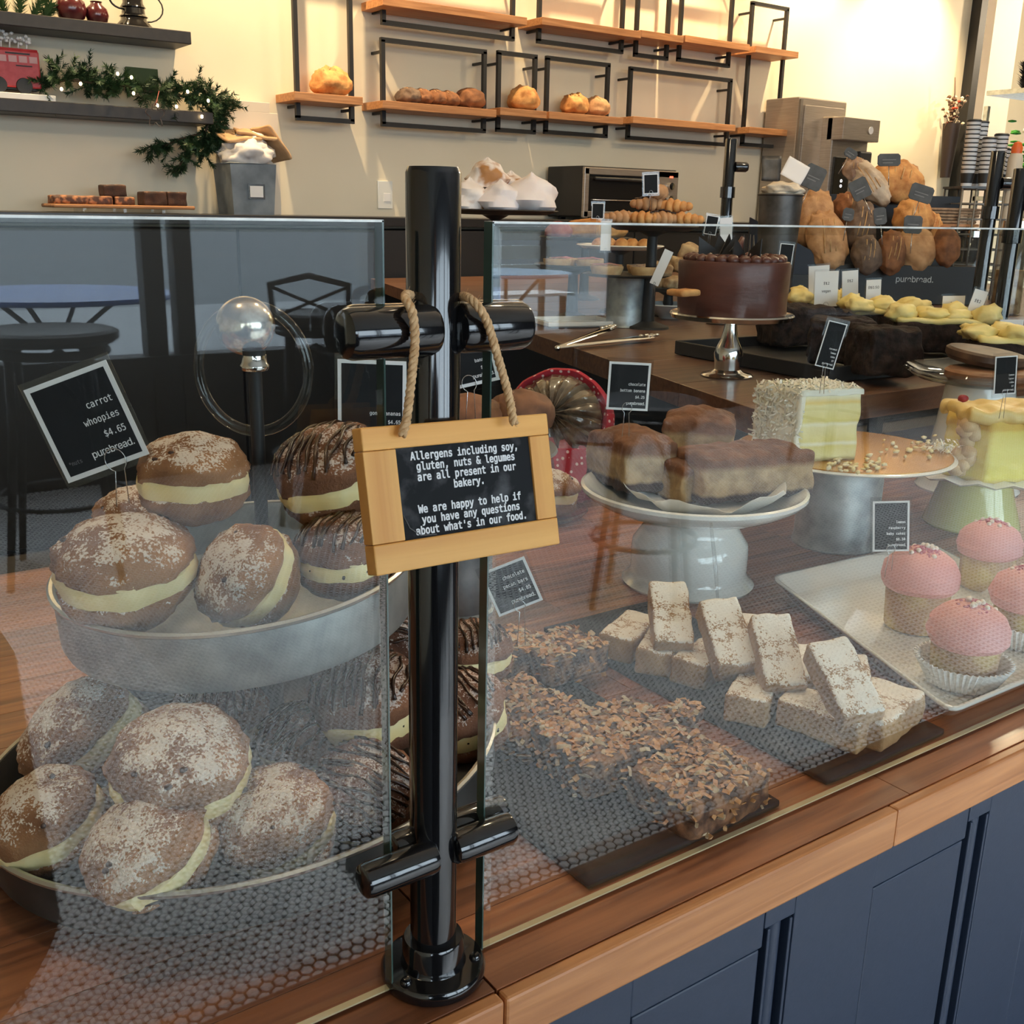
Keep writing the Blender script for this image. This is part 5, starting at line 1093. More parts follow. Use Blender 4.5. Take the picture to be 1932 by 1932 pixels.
# ---------------------------------------------------------------- middle of the service table
zt1 = .0
tc_ = onT(1178, 616); ht_ = hit(1178, 520, 1, tc_.y).z-ZT
t = thing('cake_stand', 'grey galvanised tin used as a stand for fruit tarts, behind the tongs', 'cake stand', tuple(tc_))
part('drum', MB().lathe([(0, 0), (.054, 0), (.055, .002), (.053, .006), (.056, ht_-.008), (.058, ht_-.004), (0, ht_-.004)], 40), GALV, t)
part('plate', MB().lathe([(0, ht_-.004), (.11, ht_-.002), (.125, ht_+.004), (.12, ht_+.006), (0, ht_+.002)], 40), BLKM, t)

CRS = mat('tart_crust', (.55, .32, .13), (.70, .46, .22), rough=.7, scale=40, bump=.001); FIL = mat('dark_caramel_filling', (.06, .018, .010), (.12, .035, .02), rough=.2, scale=20, coat=.4); BERF = mat('berry_filling', (.35, .05, .09), (.5, .12, .16), rough=.35, scale=30)
def tart(p, r_, m_, label, group=None):
    t = thing('tart', label, 'tart', tuple(p), group=group); part('crust', MB().lathe([(0, 0), (r_*.85, 0), (r_, .018), (r_, .024), (r_*.92, .024), (r_*.9, .018), (0, .018)], 28), CRS, t)
    part('filling', MB().lathe([(0, .018), (r_*.9, .018), (r_*.88, .023), (r_*.4, .027), (0, .027)], 28, fn=lambda q, a, rr_, z: V((q.x, q.y, q.z+.002*noise.noise(q*60)))), m_, t)
zp = ZT+ht_+.003
for dx, dy, m_, l_ in [(-.06, -.035, FIL, 'glossy dark tart at the front left of the tin stand'), (.05, -.03, FIL, 'pale-crusted caramel tart at the front right of the tin stand'), (-.055, .05, BERF, 'dark berry tart at the back left of the tin stand'), (.05, .055, FIL, 'caramel tart at the back right of the tin stand')]:
    d_ = HZ.to_3x3() @ V((dx, dy, 0)); tart(V((tc_.x, tc_.y, zp))+d_, .046, m_, l_, 'tarts on the tin stand')
def plate_on(px, py, y, r_, label, col, foot=True, m_=None, name='footed_plate'):
    p = hit(px, py, 1, y); base = ZT
    t = thing(name, label, 'plate', (p.x, y, base)); H2 = p.z-base
    part('foot', MB().lathe([(0, 0), (.06, 0), (.058, .006), (.018, .02), (.014, H2-.02), (.04, H2-.006), (0, H2-.006)], 32), m_ or BLKM, t)
    part('dish', MB().lathe([(0, H2-.006), (r_*.8, H2-.004), (r_, H2+.008), (r_*.98, H2+.011), (r_*.78, H2+.001), (0, H2)], 48), col, t); return V((p.x, y, p.z+.001))
rim = V((0, 0, 0))
# orange pastries and pink pastries, three raised dishes
q0 = plate_on(1170, 468, 2.15, .14, 'raised white oval dish with small orange pastries behind the tarts', WHITEC)
for i in range(5):
    d_ = HZ.to_3x3() @ V((-.07+.036*i, -.02+.02*(i % 2), .018)); loaf(q0+d_-V((0, 0, .018)), (.022, .022, .020), GOLD, ['leftmost small orange pastry on the raised white dish', 'second small orange pastry on the raised white dish', 'middle small orange pastry on the raised white dish', 'fourth small orange pastry on the raised white dish', 'rightmost small orange pastry on the raised white dish'][i], i+40, group='small orange pastries', score=False, name='pastry')
q1 = plate_on(1082, 505, 2.05, .12, 'raised black dish of pink and dark pastries left of the tin stand', BLKM)
for dx, dy, m_, l_ in [(-.05, -.03, FIL, 'dark glazed tart at the left of the black dish'), (.045, -.04, FIL, 'dark glazed tart at the front of the black dish'), (-.03, .05, BERF, 'pink berry tart at the back left of the black dish'), (.05, .045, BERF, 'pink berry tart at the back right of the black dish')]:
    tart(q1+HZ.to_3x3() @ V((dx, dy, .001)), .042, m_, l_, 'tarts on the raised black dish')
q2 = plate_on(1105, 452, 2.6, .17, 'raised dark dish with an orange crusted loaf, behind the pink tarts', BLKM)
loaf(q2+HZ.to_3x3() @ V((.03, 0, 0)), (.12, .06, .05), GOLD, 'orange crusted loaf on the raised dark dish', 61, group=None, score=False)
loaf(q2+HZ.to_3x3() @ V((-.10, -.03, 0)), (.05, .05, .04), crust('pink_bun', (.35, .09, .10), (.50, .18, .16), .2), 'pink glazed bun left of the orange loaf', 62, score=False, name='bun')
q3 = plate_on(1232, 432, 1.75, .125, 'tall black stand carrying heaped croissants in front of the oven', BLKM)
for i, (dx, dy, dz, rz, l_) in enumerate([(-.085, -.02, 0, 30, 'small flaky croissant at the left end of the heap'), (-.035, -.03, 0, -20, 'croissant second from left in the heap'), (.02, -.03, .0, 15, 'croissant at the front middle of the heap'), (.075, -.015, 0, -30, 'croissant at the right end of the heap'), (-.005, .01, .032, 10, 'croissant drizzled with chocolate, topmost of the heap'), (.045, .005, .028, -25, 'croissant high on the right of the heap'), (.015, .012, .058, 70, 'small croissant perched at the very peak of the heap')]):
    t = thing('croissant', l_, 'croissant', mat=CF(q3+HZ.to_3x3() @ V((dx, dy, dz*1.2+.006)), 0, 0, rz, 1.45), group='heaped croissants')
    mb_ = MB()
    for k in range(7):
        a = (k-3)/3; mb_.blob((.036*sin(a*1.1), .012*(1-cos(a*1.3)), .014), (.009, .017*(1-.45*abs(a)), .015*(1-.45*abs(a))), 2, .12, 3, i*9+k)
    part('pastry', mb_, GOLD if i % 2 else TAN, t)
    if i in (2, 4): part('chocolate_drizzle', MB().tube([(-.03+.006*k, (-.008 if k % 2 else .012), .031-.0015*abs(k-5)) for k in range(11)], .0015, 5), CHOCM, t)
# meringues on the tall black stand behind the post
q4 = plate_on(935, 402, 2.25, .19, 'tall black stand heaped with meringues right behind the post top', BLKM)
MER = mat('white_meringue', (.80, .72, .70), (.88, .82, .80), rough=.6, scale=8, sub=.1, bump=.003, bscale=18); MERC = mat('caramel_rippled_meringue', (.84, .76, .70), (.42, .19, .06), rough=.55, scale=13, lo=.50, hi=.60, bump=.004, bscale=16, detail=3)
def meringue(dx, dy, dz, r_, m_, label, seed):
    t = thing('meringue', label, 'meringue', mat=CF(q4+HZ.to_3x3() @ V((dx, dy, dz)), 0, 0, seed*40), group='meringues on the tall black stand')
    def f(p, a, rr_, z):
        q_ = 1+.13*sin(a*2+z/r_*6)+.10*noise.noise(V((cos(a)*2+seed, sin(a)*2, z/r_*2))); return V((p.x*q_, p.y*q_, p.z*(1+.08*noise.noise(V((a, seed, 1))))))
    part('swirl', MB().lathe([(0, 0), (r_*.85, 0), (r_*1.05, r_*.2), (r_*1.1, r_*.45), (r_*1.02, r_*.68), (r_*.96, r_*.80), (r_*.86, r_*.98), (r_*.76, r_*1.06), (r_*.60, r_*1.2), (r_*.42, r_*1.28), (r_*.2, r_*1.38), (r_*.06, r_*1.5), (0, r_*1.52)], 48, fn=f), m_, t)
meringue(-.075, -.05, .004, .062, MERC, 'caramel rippled meringue at the left, beside the post', 1); meringue(.015, -.07, .004, .06, MER, 'white meringue at the front middle of the stand', 2); meringue(.105, -.03, .004, .074, MER, 'large pure white swirled meringue at the right of the stand', 3)
meringue(-.03, .06, .004, .065, MERC, 'caramel rippled meringue at the back of the stand', 4); meringue(-.025, -.01, .072, .056, MERC, 'caramel rippled meringue on top of the others', 5); meringue(.045, .03, .045, .05, MERC, 'caramel rippled meringue leaning right below the top one', 6); meringue(-.12, .03, .004, .055, MERC, 'caramel rippled meringue hidden behind the post', 7)
# white tray, tongs, bowl, crumbly pastries
pc = onT(1082, 613); t = part('square_plate', MB().prism([(-.10, -.075), (.10, -.075), (.10, .075), (-.10, .075)], 0, .006).prism([(-.112, -.087), (.112, -.087), (.112, -.078), (-.112, -.078)], .004, .016).prism([(-.112, .078), (.112, .078), (.112, .087), (-.112, .087)], .004, .016).prism([(-.112, -.078), (-.103, -.078), (-.103, .078), (-.112, .078)], .004, .016).prism([(.103, -.078), (.112, -.078), (.112, .078), (.103, .078)], .004, .016), WHITEC, bev=.002); t.location = (pc.x, pc.y, ZT+.001); t.rotation_euler[2] = HEAD-pi/2+.35; tag(t, 'small white square plate on the dark table left of the grey tin', 'plate')
pa = onT(1052, 657, ZT+.008); pb_ = onT(1226, 636, ZT+.012); pb2 = onT(1150, 620, ZT+.03)
t = thing('tongs', 'stainless steel serving tongs with scalloped tips lying on the dark table', 'tongs', tuple((pa+pb_)/2))
for e, tip in ((0, pb_), (1, pb2)):
    dr = (tip-pa).normalized(); sd = dr.cross(V((0, 0, 1))).normalized()
    pts = [pa+(tip-pa)*k/8 for k in range(9)]; w_1 = [.006, .006, .007, .008, .009, .010, .012, .018, .016]
    vs = []; 
    for p, ww in zip(pts, w_1): vs += [p+sd*ww, p+sd*ww*.6+V((0, 0, .005)), p-sd*ww*.6+V((0, 0, .005)), p-sd*ww]
    part('arm', MB().add(vs, [(4*i+j, 4*i+j+1, 4*i+j+5, 4*i+j+4) for i in range(8) for j in range(3)], True), SILV, t, True)
    tp_ = MB()
    for k in range(6): tp_.blob(tip+dr*(-.022+.009*k)+sd*(.010 if k % 2 else -.010)*(1-.12*k)+V((0, 0, .004)), (.007, .007, .005), 1, 0)
    part('scalloped_tip', tp_, SILV, t, True)
part('hinge', MB().blob(pa, (.008, .008, .007), 2, 0), SILV, t, True)
bw = onT(1262, 600); t = thing('bowl', 'shallow white bowl left of the silver cake stand', 'bowl', tuple(bw)); part('body', MB().lathe([(0, 0), (.03, 0), (.034, .006), (.05, .016), (.085, .042), (.083, .045), (.045, .02), (0, .01)], 48), WHITEC, t)
CRB = mat('crumbly_biscuit', (.30, .17, .08), (.62, .44, .24), rough=.8, scale=28, bump=.005, lo=.4, hi=.6)
q5 = plate_on(1262, 545, 2.0, .13, 'raised dark dish of crumbly biscuit pieces left of the chocolate cake', BLKM)
for i, (dx, dy, dz, s_, l_) in enumerate([(-.06, -.04, .0, .04, 'crumbly oat biscuit at the front left of the dark dish'), (.0, -.05, .0, .042, 'crumbly oat biscuit at the front of the dark dish'), (.06, -.03, .0, .04, 'crumbly oat biscuit at the right of the dark dish'), (-.02, .02, .035, .045, 'crumbly oat biscuit stacked above the front row'), (.035, .03, .05, .05, 'crumbly oat biscuit higher in the stack'), (.075, .05, .085, .05, 'pale crumbly piece at the top of the stack')]):
    o = part('oat_biscuit', MB().rbox((0, 0, 0), (s_*1.5, s_*1.3, s_*.9), 12, .006, 30, .008, i+70), CRB); o.matrix_basis = CF(q5+HZ.to_3x3() @ V((dx, dy, dz+.022)), 10*(i % 2), 8*(i % 3), 30*i); tag(o, l_, 'biscuit', 'crumbly oat biscuits')
for px, py, d, w, h, roll, l_ in [(1143, 445, 2.75, .026, .075, 0, 'narrow white card standing in front of the orange loaf'), (1370, 440, 2.5, .028, .07, 5, 'narrow white card beside the slim black post'), (1248, 505, 2.5, .022, .085, -22, 'clear slanted card holder among the oat biscuits')]:
    price_tag(px, py, d, w, h, roll, ['$9'] if 0 else [], l_, white=True, stem=.03)
for px, py, d, w, h, roll, l_ in [(1228, 347, 2.45, .034, .044, 4, 'small framed black card above the croissant heap'), (1128, 398, 2.8, .032, .04, 0, 'clear framed card left of the croissants'), (1342, 425, 2.6, .03, .045, -8, 'clear framed card left of the slim black post'), (1483, 480, 2.3, .03, .045, -4, 'clear framed card behind the chocolate cake')]:
    price_tag(px, py, d, w, h, roll, [], l_, ts=.004, logo=False, stem=.04)
# ---------------------------------------------------------------- polka dot cloth bundle
pk = dist(1050, 800, 1.80); pk.z = ZC
t = thing('wrapped_loaf', 'cellophane wrapped bun in a red polka dot cloth behind the allergen sign', 'wrapped bread', tuple(pk))
m_, tt, N, L, P = nt('red_polka_cloth'); co = coordnode(N, L, (1, 1, 1)); vo = N.new('ShaderNodeTexVoronoi'); vo.inputs['Scale'].default_value = 95; vo.inputs['Randomness'].default_value = .15; L.new(co, vo.inputs['Vector'])
r = ramp(N, [(.24, (.80, .55, .52)), (.27, (.42, .012, .03))]); L.new(vo.outputs['Distance'], r.inputs[0]); L.new(r.outputs[0], P.inputs['Base Color']); P.inputs['Roughness'].default_value = .85; POLK = m_
BX = HZ @ M.Rotation(R(62), 4, 'X') @ M.Rotation(R(-14), 4, 'Y')
def pl_(p, a, r_, z): return p*(1+.05*noise.noise(V((cos(a)*3, sin(a)*3, 2))))
hh_ = M.Translation((0, 0, .130)) @ BX
part('cloth_rim', MB().lathe([(.078, .0), (.088, .012), (.094, .004), (.096, -.02), (.080, -.045), (.06, -.05), (.074, -.01)], 56, (0, 0, 0), hh_, fn=pl_, ring=True), POLK, t)
part('cellophane', MB().lathe([(0, .050), (.012, .046), (.035, .046), (.06, .036), (.078, .014), (.08, -.02), (0, -.03)], 96, (0, 0, 0), hh_, fn=lambda p, a, r_, z: V((p.x, p.y, p.z+(.0035*sin(a*17)+.002*sin(a*31+1))*(1 if r_ > .005 else 0)))), mat('cellophane_over_rye', (.07, .045, .028), (.26, .19, .12), rough=.22, scale=18, stretch=(1, 4, 1), coat=.6, lo=.4, hi=.7), t)
part('cloth_skirt', MB().lathe([(0, .0), (.062, 0), (.066, .02), (.07, .05), (.074, .075), (.066, .1), (.05, .12), (0, .12)], 72, fn=lambda p, a, r_, z: V((p.x*(1+.05*sin(a*12)), p.y*(1+.05*sin(a*12)), p.z))), mat('red_gingham', (.42, .09, .11), (.55, .2, .2), rough=.9, scale=60, stretch=(1, 1, 6)), t)
part('cloth_corner', MB().add([(-.01, -.085, .10), (.09, -.05, .095), (.10, -.06, .055), (.06, -.08, .045), (.0, -.10, .05), (-.01, -.078, .10), (.09, -.043, .095), (.10, -.053, .055), (.06, -.073, .045), (0, -.093, .05)], [(0, 1, 2, 3, 4), (9, 8, 7, 6, 5), (0, 5, 6, 1), (1, 6, 7, 2), (2, 7, 8, 3), (3, 8, 9, 4), (4, 9, 5, 0)], False, HZ), POLK, t)
# plate with a cream sandwich biscuit behind the sign; tin stand with muffins
pl2 = hit(1030, 975, 2, ZC); t = thing('glass_plate', 'small clear glass plate with a cream sandwich cookie, partly behind the sign', 'plate', tuple(pl2)); part('dish', MB().lathe([(0, 0), (.045, 0), (.062, .008), (.067, .014), (.065, .016), (.045, .005), (0, .004)], 48), CLR, t)
W_(1035, 930, ZC+.045, .048, 0, 4, 'carrot', 'pale whoopie pie on the small glass plate right of the sign', 1, 300)
tb = hit(866, 1150, 2, ZC); t = thing('cake_stand', 'blue-grey galvanised tin stand behind the black post carrying brown muffins', 'cake stand', tuple(tb)); part('drum', MB().lathe([(0, 0), (.042, 0), (.043, .003), (.040, .006), (.040, .190), (.043, .195), (0, .195)], 40), GALV, t); part('plate', MB().lathe([(0, .195), (.10, .197), (.115, .203), (.113, .206), (0, .2)], 48), GALVD, t)
MUF = mat('brown_muffin', (.10, .035, .014), (.25, .10, .045), rough=.7, scale=30, bump=.003)
for i, (dx, dy, l_) in enumerate([(-.06, -.02, 'brown muffin hidden left of the post on the tin stand'), (.01, -.03, 'brown muffin behind the upper clamp arm'), (.07, .0, 'brown muffin seen left of the polka dot cloth')]):
    t = thing('muffin', l_, 'muffin', mat=CF(tb+HZ.to_3x3() @ V((dx, dy, .2)), 0, 0, 50*i), group='brown muffins on the tin stand'); part('crown', MB().blob((0, 0, .045), (.040, .040, .028), 3, .16, 3, i), MUF, t); part('base', MB().lathe([(0, 0), (.026, 0), (.033, .045), (0, .046)], 32), MUF, t)
# ---------------------------------------------------------------- bread rack at the far right
rk = dist(1722, 545, 4.0)
t = thing('bread_rack', 'black bread tray with a lettered front panel, heaped with loaves, right background', 'bread rack', (rk.x, rk.y, ZT))
def rkp(px, py, dd=0): return dist(px, py, 4.0+dd)
z0 = ZT; fz = rkp(1720, 500).z
rw = .27
def RX(x, y, z): return V((rk.x, rk.y, 0))+HZ.to_3x3() @ V((x, y, 0))+V((0, 0, z))
TH = M.Translation((rk.x, rk.y, 0)) @ HZ
part('front_panel', MB().box((-.02, 0, (z0+fz)/2), (.56, .014, fz-z0), TH), BLKM, t, True, bev=.003)
part('base_tray', MB().box((-.10, .2, z0+.05), (.75, .40, .1), TH), BLKM, t, True)
part('side_panel', MB().add([(-.30, .0, z0), (-.30, .0, fz), (-.62, .05, fz+.16), (-.62, .05, z0), (-.30, .02, z0), (-.30, .02, fz), (-.62, .07, fz+.16), (-.62, .07, z0)], [(0, 1, 2, 3), (7, 6, 5, 4), (1, 5, 6, 2), (0, 4, 5, 1), (3, 2, 6, 7), (0, 3, 7, 4)], False, TH), mat('midnight_blue_panel', (.008, .012, .026), rough=.5), t, True)
part('back_panel', MB().box((-.10, .42, z0+.2), (.8, .02, .4), TH), BLKM, t, True)
lt = text('purebread.', .042, mat('silver_lettering', (.45, .45, .44), rough=.4), t, (0, 0, 0), 'CENTER', 'sans', .0004, .95); lt.matrix_basis = t.matrix_basis.inverted() @ TH @ M.Translation((.0, -.0085, rkp(1728, 532).z)) @ M.Rotation(R(90), 4, 'X')
BG = 'loaves heaped in the bread rack'
WHT = crust('white_floury_crust', (.42, .30, .20), (.66, .55, .42), .8)
def rl(px, py, dd, d, m_, rot, label, seed, score=True):
    p = rkp(px, py, dd); t = loaf(V((0, 0, 0)), d, m_, label, seed, group=BG, score=score); t.matrix_basis = M.Translation(p) @ HZ @ M.Rotation(R(rot[1]), 4, 'Y') @ M.Rotation(R(rot[0]), 4, 'X') @ M.Rotation(R(rot[2]), 4, 'Z') @ M.Translation((0, 0, -d[2]*.5)); return t
rl(1535, 415, .1, (.075, .13, .06), TAN, (60, 14, 0), 'tall tan loaf leaning at the left end of the rack', 1)
rl(1560, 455, .0, (.075, .12, .06), TAN, (62, -10, 0), 'tan floury loaf in front of the leftmost loaf', 2)
rl(1600, 400, .15, (.06, .08, .06), BRWN, (50, 0, 0), 'small brown loaf left of centre in the rack', 3)
rl(1622, 430, .05, (.06, .11, .06), FLOUR, (60, 8, 0), 'dark floury loaf in the middle of the rack', 4)
rl(1634, 482, -.06, (.055, .075, .055), FLOUR, (60, 0, 0), 'dark loaf with white flour patches low in the middle', 5)
rl(1640, 345, .25, (.055, .12, .06), WHT, (55, -35, 0), 'white floury loaf slanting at the top of the heap', 6)
rl(1612, 322, .28, (.05, .06, .05), crust('speckled_crust', (.22, .12, .08), (.50, .36, .26), .6), (40, 0, 0), 'speckled round roll at the very top of the heap', 7)
rl(1690, 350, .30, (.115, .10, .09), GOLD, (40, 6, 0), 'big golden loaf at the back top right of the heap', 8)
rl(1680, 478, -.05, (.055, .085, .055), BRWN, (62, 6, 0), 'brown loaf with a white floury side, right of the dark one', 9)
rl(1722, 418, .1, (.075, .085, .07), GOLD, (55, 0, 0), 'golden boule behind a black card, right of centre', 10)
rl(1728, 470, .0, (.072, .09, .06), TAN, (64, 0, 0), 'square-looking tan loaf at the front right', 11, False)
rl(1785, 465, -.02, (.05, .08, .05), BRWN, (66, 0, 0), 'smooth oval brown roll at the right end of the rack', 12, False)
rl(1750, 440, .15, (.06, .09, .05), GOLD, (60, 14, 0), 'golden loaf half hidden behind the oval roll', 13)
t = thing('wicker_basket', 'flat wicker basket right behind the bread rack', 'basket', tuple(rkp(1790, 405, .35)))
mb_ = MB()
for j in range(6): mb_.tube([(.12*cos(2*pi*k/24)*(1+.04*j), .09*sin(2*pi*k/24)*(1+.04*j), .012*j-.04) for k in range(24)], .006, 6, closed=True)
part('weave', mb_, mat('wicker', (.28, .17, .10), (.45, .30, .18), rough=.8, scale=60), t)
part('basket_floor', MB().lathe([(0, -.046), (.12, -.046), (.12, -.036), (0, -.036)], 24), WOODS, t); bkz = t.location.z-.046
part('stand_post', MB().box((0, 0, (-.046-(t.location.z-ZT))/2), (.05, .05, t.location.z-ZT-.046)), BLKM, t)
SC = mat('slate_card', (.045, .048, .05), (.075, .08, .082), rough=.6, scale=30)
for i, (px, py, dd, w, h, roll, l_) in enumerate([(1535, 335, -.02, .075, .085, -22, 'dark slate card tilted at the top left of the loaves'), (1622, 357, .05, .070, .075, 28, 'dark slate card leaning in the middle of the loaves'), (1677, 302, .1, .085, .045, 2, 'dark slate card at the very top of the heap'), (1738, 365, .0, .085, .06, -16, 'dark slate card on the golden boule'), (1722, 424, -.09, .065, .062, -2, 'dark slate card at the front of the golden boule'), (1660, 408, -.1, .045, .06, 8, 'small dark slate card right of centre'), (1600, 405, -.08, .04, .045, -8, 'small dark slate card left of the dark floury loaf'), (1605, 290, .2, .05, .035, -30, 'small grey card at the peak behind the speckled roll')]):
    o = part('slate_card', MB().prism([(-w/2, -h/2+.008), (-w/2+.008, -h/2), (w/2-.008, -h/2), (w/2, -h/2+.008), (w/2, h/2-.008), (w/2-.008, h/2), (-w/2+.008, h/2), (-w/2, h/2-.008)], 0, .004), SC); o.matrix_basis = M.Translation(rkp(px, py, dd-.12)) @ HZ @ M.Rotation(R(80), 4, 'X') @ M.Rotation(R(roll), 4, 'Z'); tag(o, l_, 'card', 'slate cards among the loaves')
    s_ = part('chalk_line', MB().box((0, 0, .0045), (w*.6, .003, .001)).box((-.005, -.011, .0045), (w*.45, .003, .001)), mat_ch if i else (mat_ch := mat('chalk_grey', (.20, .20, .20), rough=.9)), o)
    part('pick', MB().tube([(0, -h/2, .002), (0, -h/2-.07, .002)], .0015, 5), WIRE, o)
# grey bin with flour bag, white sheet
bb = dist(1465, 470, 3.75); bb.z = ZT; zt_ = dist(1465, 368, 3.75).z-ZT
t = thing('metal_bin', 'grey metal bin holding a rolled cream bag, left of the bread rack', 'bin', tuple(bb)); part('body', MB().lathe([(0, 0), (.06, 0), (.075, zt_), (.073, zt_), (.058, .01), (0, .01)], 40), GALVD, t); part('rim', MB().tube([(.076*cos(a), .076*sin(a), zt_) for a in [2*pi*k/32 for k in range(32)]], .004, 6, closed=True), GALVD, t)
crumpled(tuple(bb+V((0, 0, zt_+.012))), (.07, .07, .03), 8, mat('cream_bag_paper', (.62, .52, .38), (.72, .62, .48), rough=.7, scale=10), 'cream bag rolled over the rim of the grey bin')
o = part('paper_sheet', MB().rbox((0, 0, 0), (.085, .075, .003), 8, .003, 20, .001, 5), WHITEP); o.matrix_basis = M.Translation(dist(1500, 322, 3.74)) @ HZ @ M.Rotation(R(70), 4, 'X') @ M.Rotation(R(-28), 4, 'Z'); tag(o, 'white folded paper sticking up out of the grey bin', 'paper')
o = part('grey_card', MB().rbox((0, 0, 0), (.07, .09, .003), 6, .002, 20, .001, 6), GALVD); o.matrix_basis = M.Translation(dist(1455, 318, 3.85)) @ HZ @ M.Rotation(R(80), 4, 'X'); tag(o, 'flat grey sheet standing behind the white paper in the bin', 'card')
# wall vase with dried flowers
va = hit(1783, 335, 1, 4.21); vb = hit(1803, 235, 1, 4.21)
t = thing('wall_vase', 'tall dark brown wall vase with dried red and white flowers near the corner', 'vase', tuple(va))
part('body', MB().lathe([(0, 0), (.035, 0), (.06, (vb-va).length), (.056, (vb-va).length), (.03, .01), (0, .01)], 24), mat('dark_brown_vase', (.022, .012, .011), rough=.5), t)
rnd = random.Random(2); stm = MB(); H3 = (vb-va).length; cols = [mat('dried_red_bloom', (.45, .05, .02), rough=.8), mat('dried_cream_bloom', (.72, .58, .42), rough=.8), mat('dried_brown_bloom', (.10, .05, .03), rough=.8)]; heads = [MB(), MB(), MB()]
for i in range(46):
    a = rnd.uniform(0, 6.3); r_ = abs(rnd.gauss(.05, .035)); e = V((r_*cos(a), r_*sin(a)*.6, H3+rnd.uniform(.0, .19))); stm.tube([(0, 0, H3-.05), e*.6+V((0, 0, H3*.38)), e], .0015, 4)
    k = rnd.choice([0, 1, 1, 2, 2]); heads[k].blob(e, (.013, .013, .011), 1, .5, 3, i)
part('stems', stm, cols[2], t)
for i, nm in enumerate(('red_blooms', 'cream_blooms', 'brown_blooms')): part(nm, heads[i], cols[i], t, kind='stuff')
part('twigs', MB().tube([(-.02, 0, H3), (-.06, 0, H3+.02), (-.085, 0, H3-.05)], .003, 5).tube([(0, 0, H3), (-.01, 0, H3+.2), (-.03, 0, H3+.30)], .004, 5), cols[2], t)
# takeaway cups on a wire crate
cb = dist(1846, 395, 4.3); cz = dist(1846, 352, 4.3).z
t = thing('wire_crate', 'grey wire crate under the stacks of takeaway cups', 'crate', (cb.x, cb.y, ZT)); mb_ = MB(); TH2 = M.Translation((cb.x, cb.y, 0)) @ HZ
for z in [ZT+.02+i*(cz-ZT-.03)/7 for i in range(8)]: mb_.tube([(x, y, z) for x, y in ((-.11, -.09), (.11, -.09), (.11, .09), (-.11, .09))], .004, 5, TH2, True)
for x in (-.11, -.055, 0, .055, .11):
    for y in (-.09, .09): mb_.tube([(x, y, ZT), (x, y, cz-.008)], .004, 5, TH2)
part('wires', mb_, mat('grey_wire', (.22, .21, .19), rough=.5, metal=.5), t, True); part('crate_top', MB().box((0, 0, cz-.006), (.235, .195, .008), TH2), GALVD, t, True)
CUPK = mat('black_paper_cup', (.02, .02, .02), rough=.5); CUPW = WHITEP
cupw = MB().lathe([(0, 0), (.020, 0), (.026, .058), (.0275, .06), (.026, .0615), (.024, .0605), (.019, .004), (0, .004)], 24).mesh('cup'); cupb = MB().lathe([(.0222, .012), (.0262, .050), (.0268, .050), (.0228, .012)], 24, ring=True).mesh('sleeve'); cupl = MB().lathe([(0, .060), (.028, .060), (.0285, .066), (.024, .070), (0, .070)], 24).mesh('lid')
for me, m_ in ((cupw, WHITEP), (cupb, CUPK), (cupl, CUPK)): me.materials.append(m_)
def cupname(c, k, n): return 'takeaway cup %s of the %s' % (['at the bottom', 'second from the bottom', 'third from the bottom', 'fourth from the bottom', 'fifth from the bottom', 'sixth from the bottom', 'seventh from the bottom', 'eighth from the bottom', 'ninth from the bottom', 'tenth from the bottom', 'eleventh from the bottom', 'twelfth from the bottom'][k] if k < n-1 else 'on top', c)
cp = None
for (x, y, n, c) in [(-.075, -.03, 12, 'leftmost cup stack on the crate'), (-.015, -.055, 8, 'front cup stack on the crate'), (-.02, .03, 12, 'tall back cup stack on the crate'), (.045, -.02, 9, 'cup stack right of the front one'), (.085, .04, 6, 'rightmost low cup stack on the crate')]:
    for k in range(n):
        p = V((cb.x, cb.y, 0))+HZ.to_3x3() @ V((x, y, 0)); zz = cz-.0015+k*.0165
        t = thing('paper_cup', cupname(c, k, n), 'cup', (p.x, p.y, zz), (0, 0, 0), 'stacked takeaway cups')
        part('cup', cupw, None, t); part('sleeve', cupb, None, t)
        if k == n-1: part('lid', cupl, None, t)
# jars and bottles right of the rack
for i, (px, py, d, r_, hh2, l_) in enumerate([(1912, 470, 3.6, .05, .16, 'glass jar with a shiny steel lid near the right edge'), (1830, 480, 4.3, .055, .17, 'glass jar with a shiny steel lid below the wicker basket')]):
    p = dist(px, py, d); t = thing('glass_jar', l_, 'jar', (p.x, p.y, ZT+.0)); H5 = p.z+.08-ZT
    part('jar', MB().lathe([(0, 0), (r_, 0), (r_, H5-.03), (r_*.8, H5-.01), (r_*.78, H5-.012), (r_*.95, H5-.032), (r_*.95, .006), (0, .006)], 32), CLR, t); part('lid', MB().lathe([(0, H5-.012), (r_*.86, H5-.012), (r_*.86, H5+.012), (r_*.5, H5+.02), (0, H5+.02)], 32), SILV, t)
    part('contents', MB().lathe([(0, .008), (r_*.9, .008), (r_*.9, H5*.5), (0, H5*.52)], 24), BRWN if i else CRB, t)
p = dist(1912, 330, 4.2); t = thing('squeeze_bottle', 'clear squeeze bottle with an orange nozzle near the right edge', 'bottle', (p.x, p.y, ZT)); H6 = dist(1912, 285, 4.2).z-ZT
part('body', MB().lathe([(0, 0), (.028, 0), (.028, H6-.03), (.02, H6-.01), (0, H6-.01)], 24), mat('milky_plastic', (.62, .54, .42), rough=.4), t); part('nozzle', MB().lathe([(.02, H6-.012), (.021, H6+.01), (.014, H6+.03), (0, H6+.035), (0, H6-.012)], 20), mat('orange_cap', (.8, .14, .02), rough=.4), t)
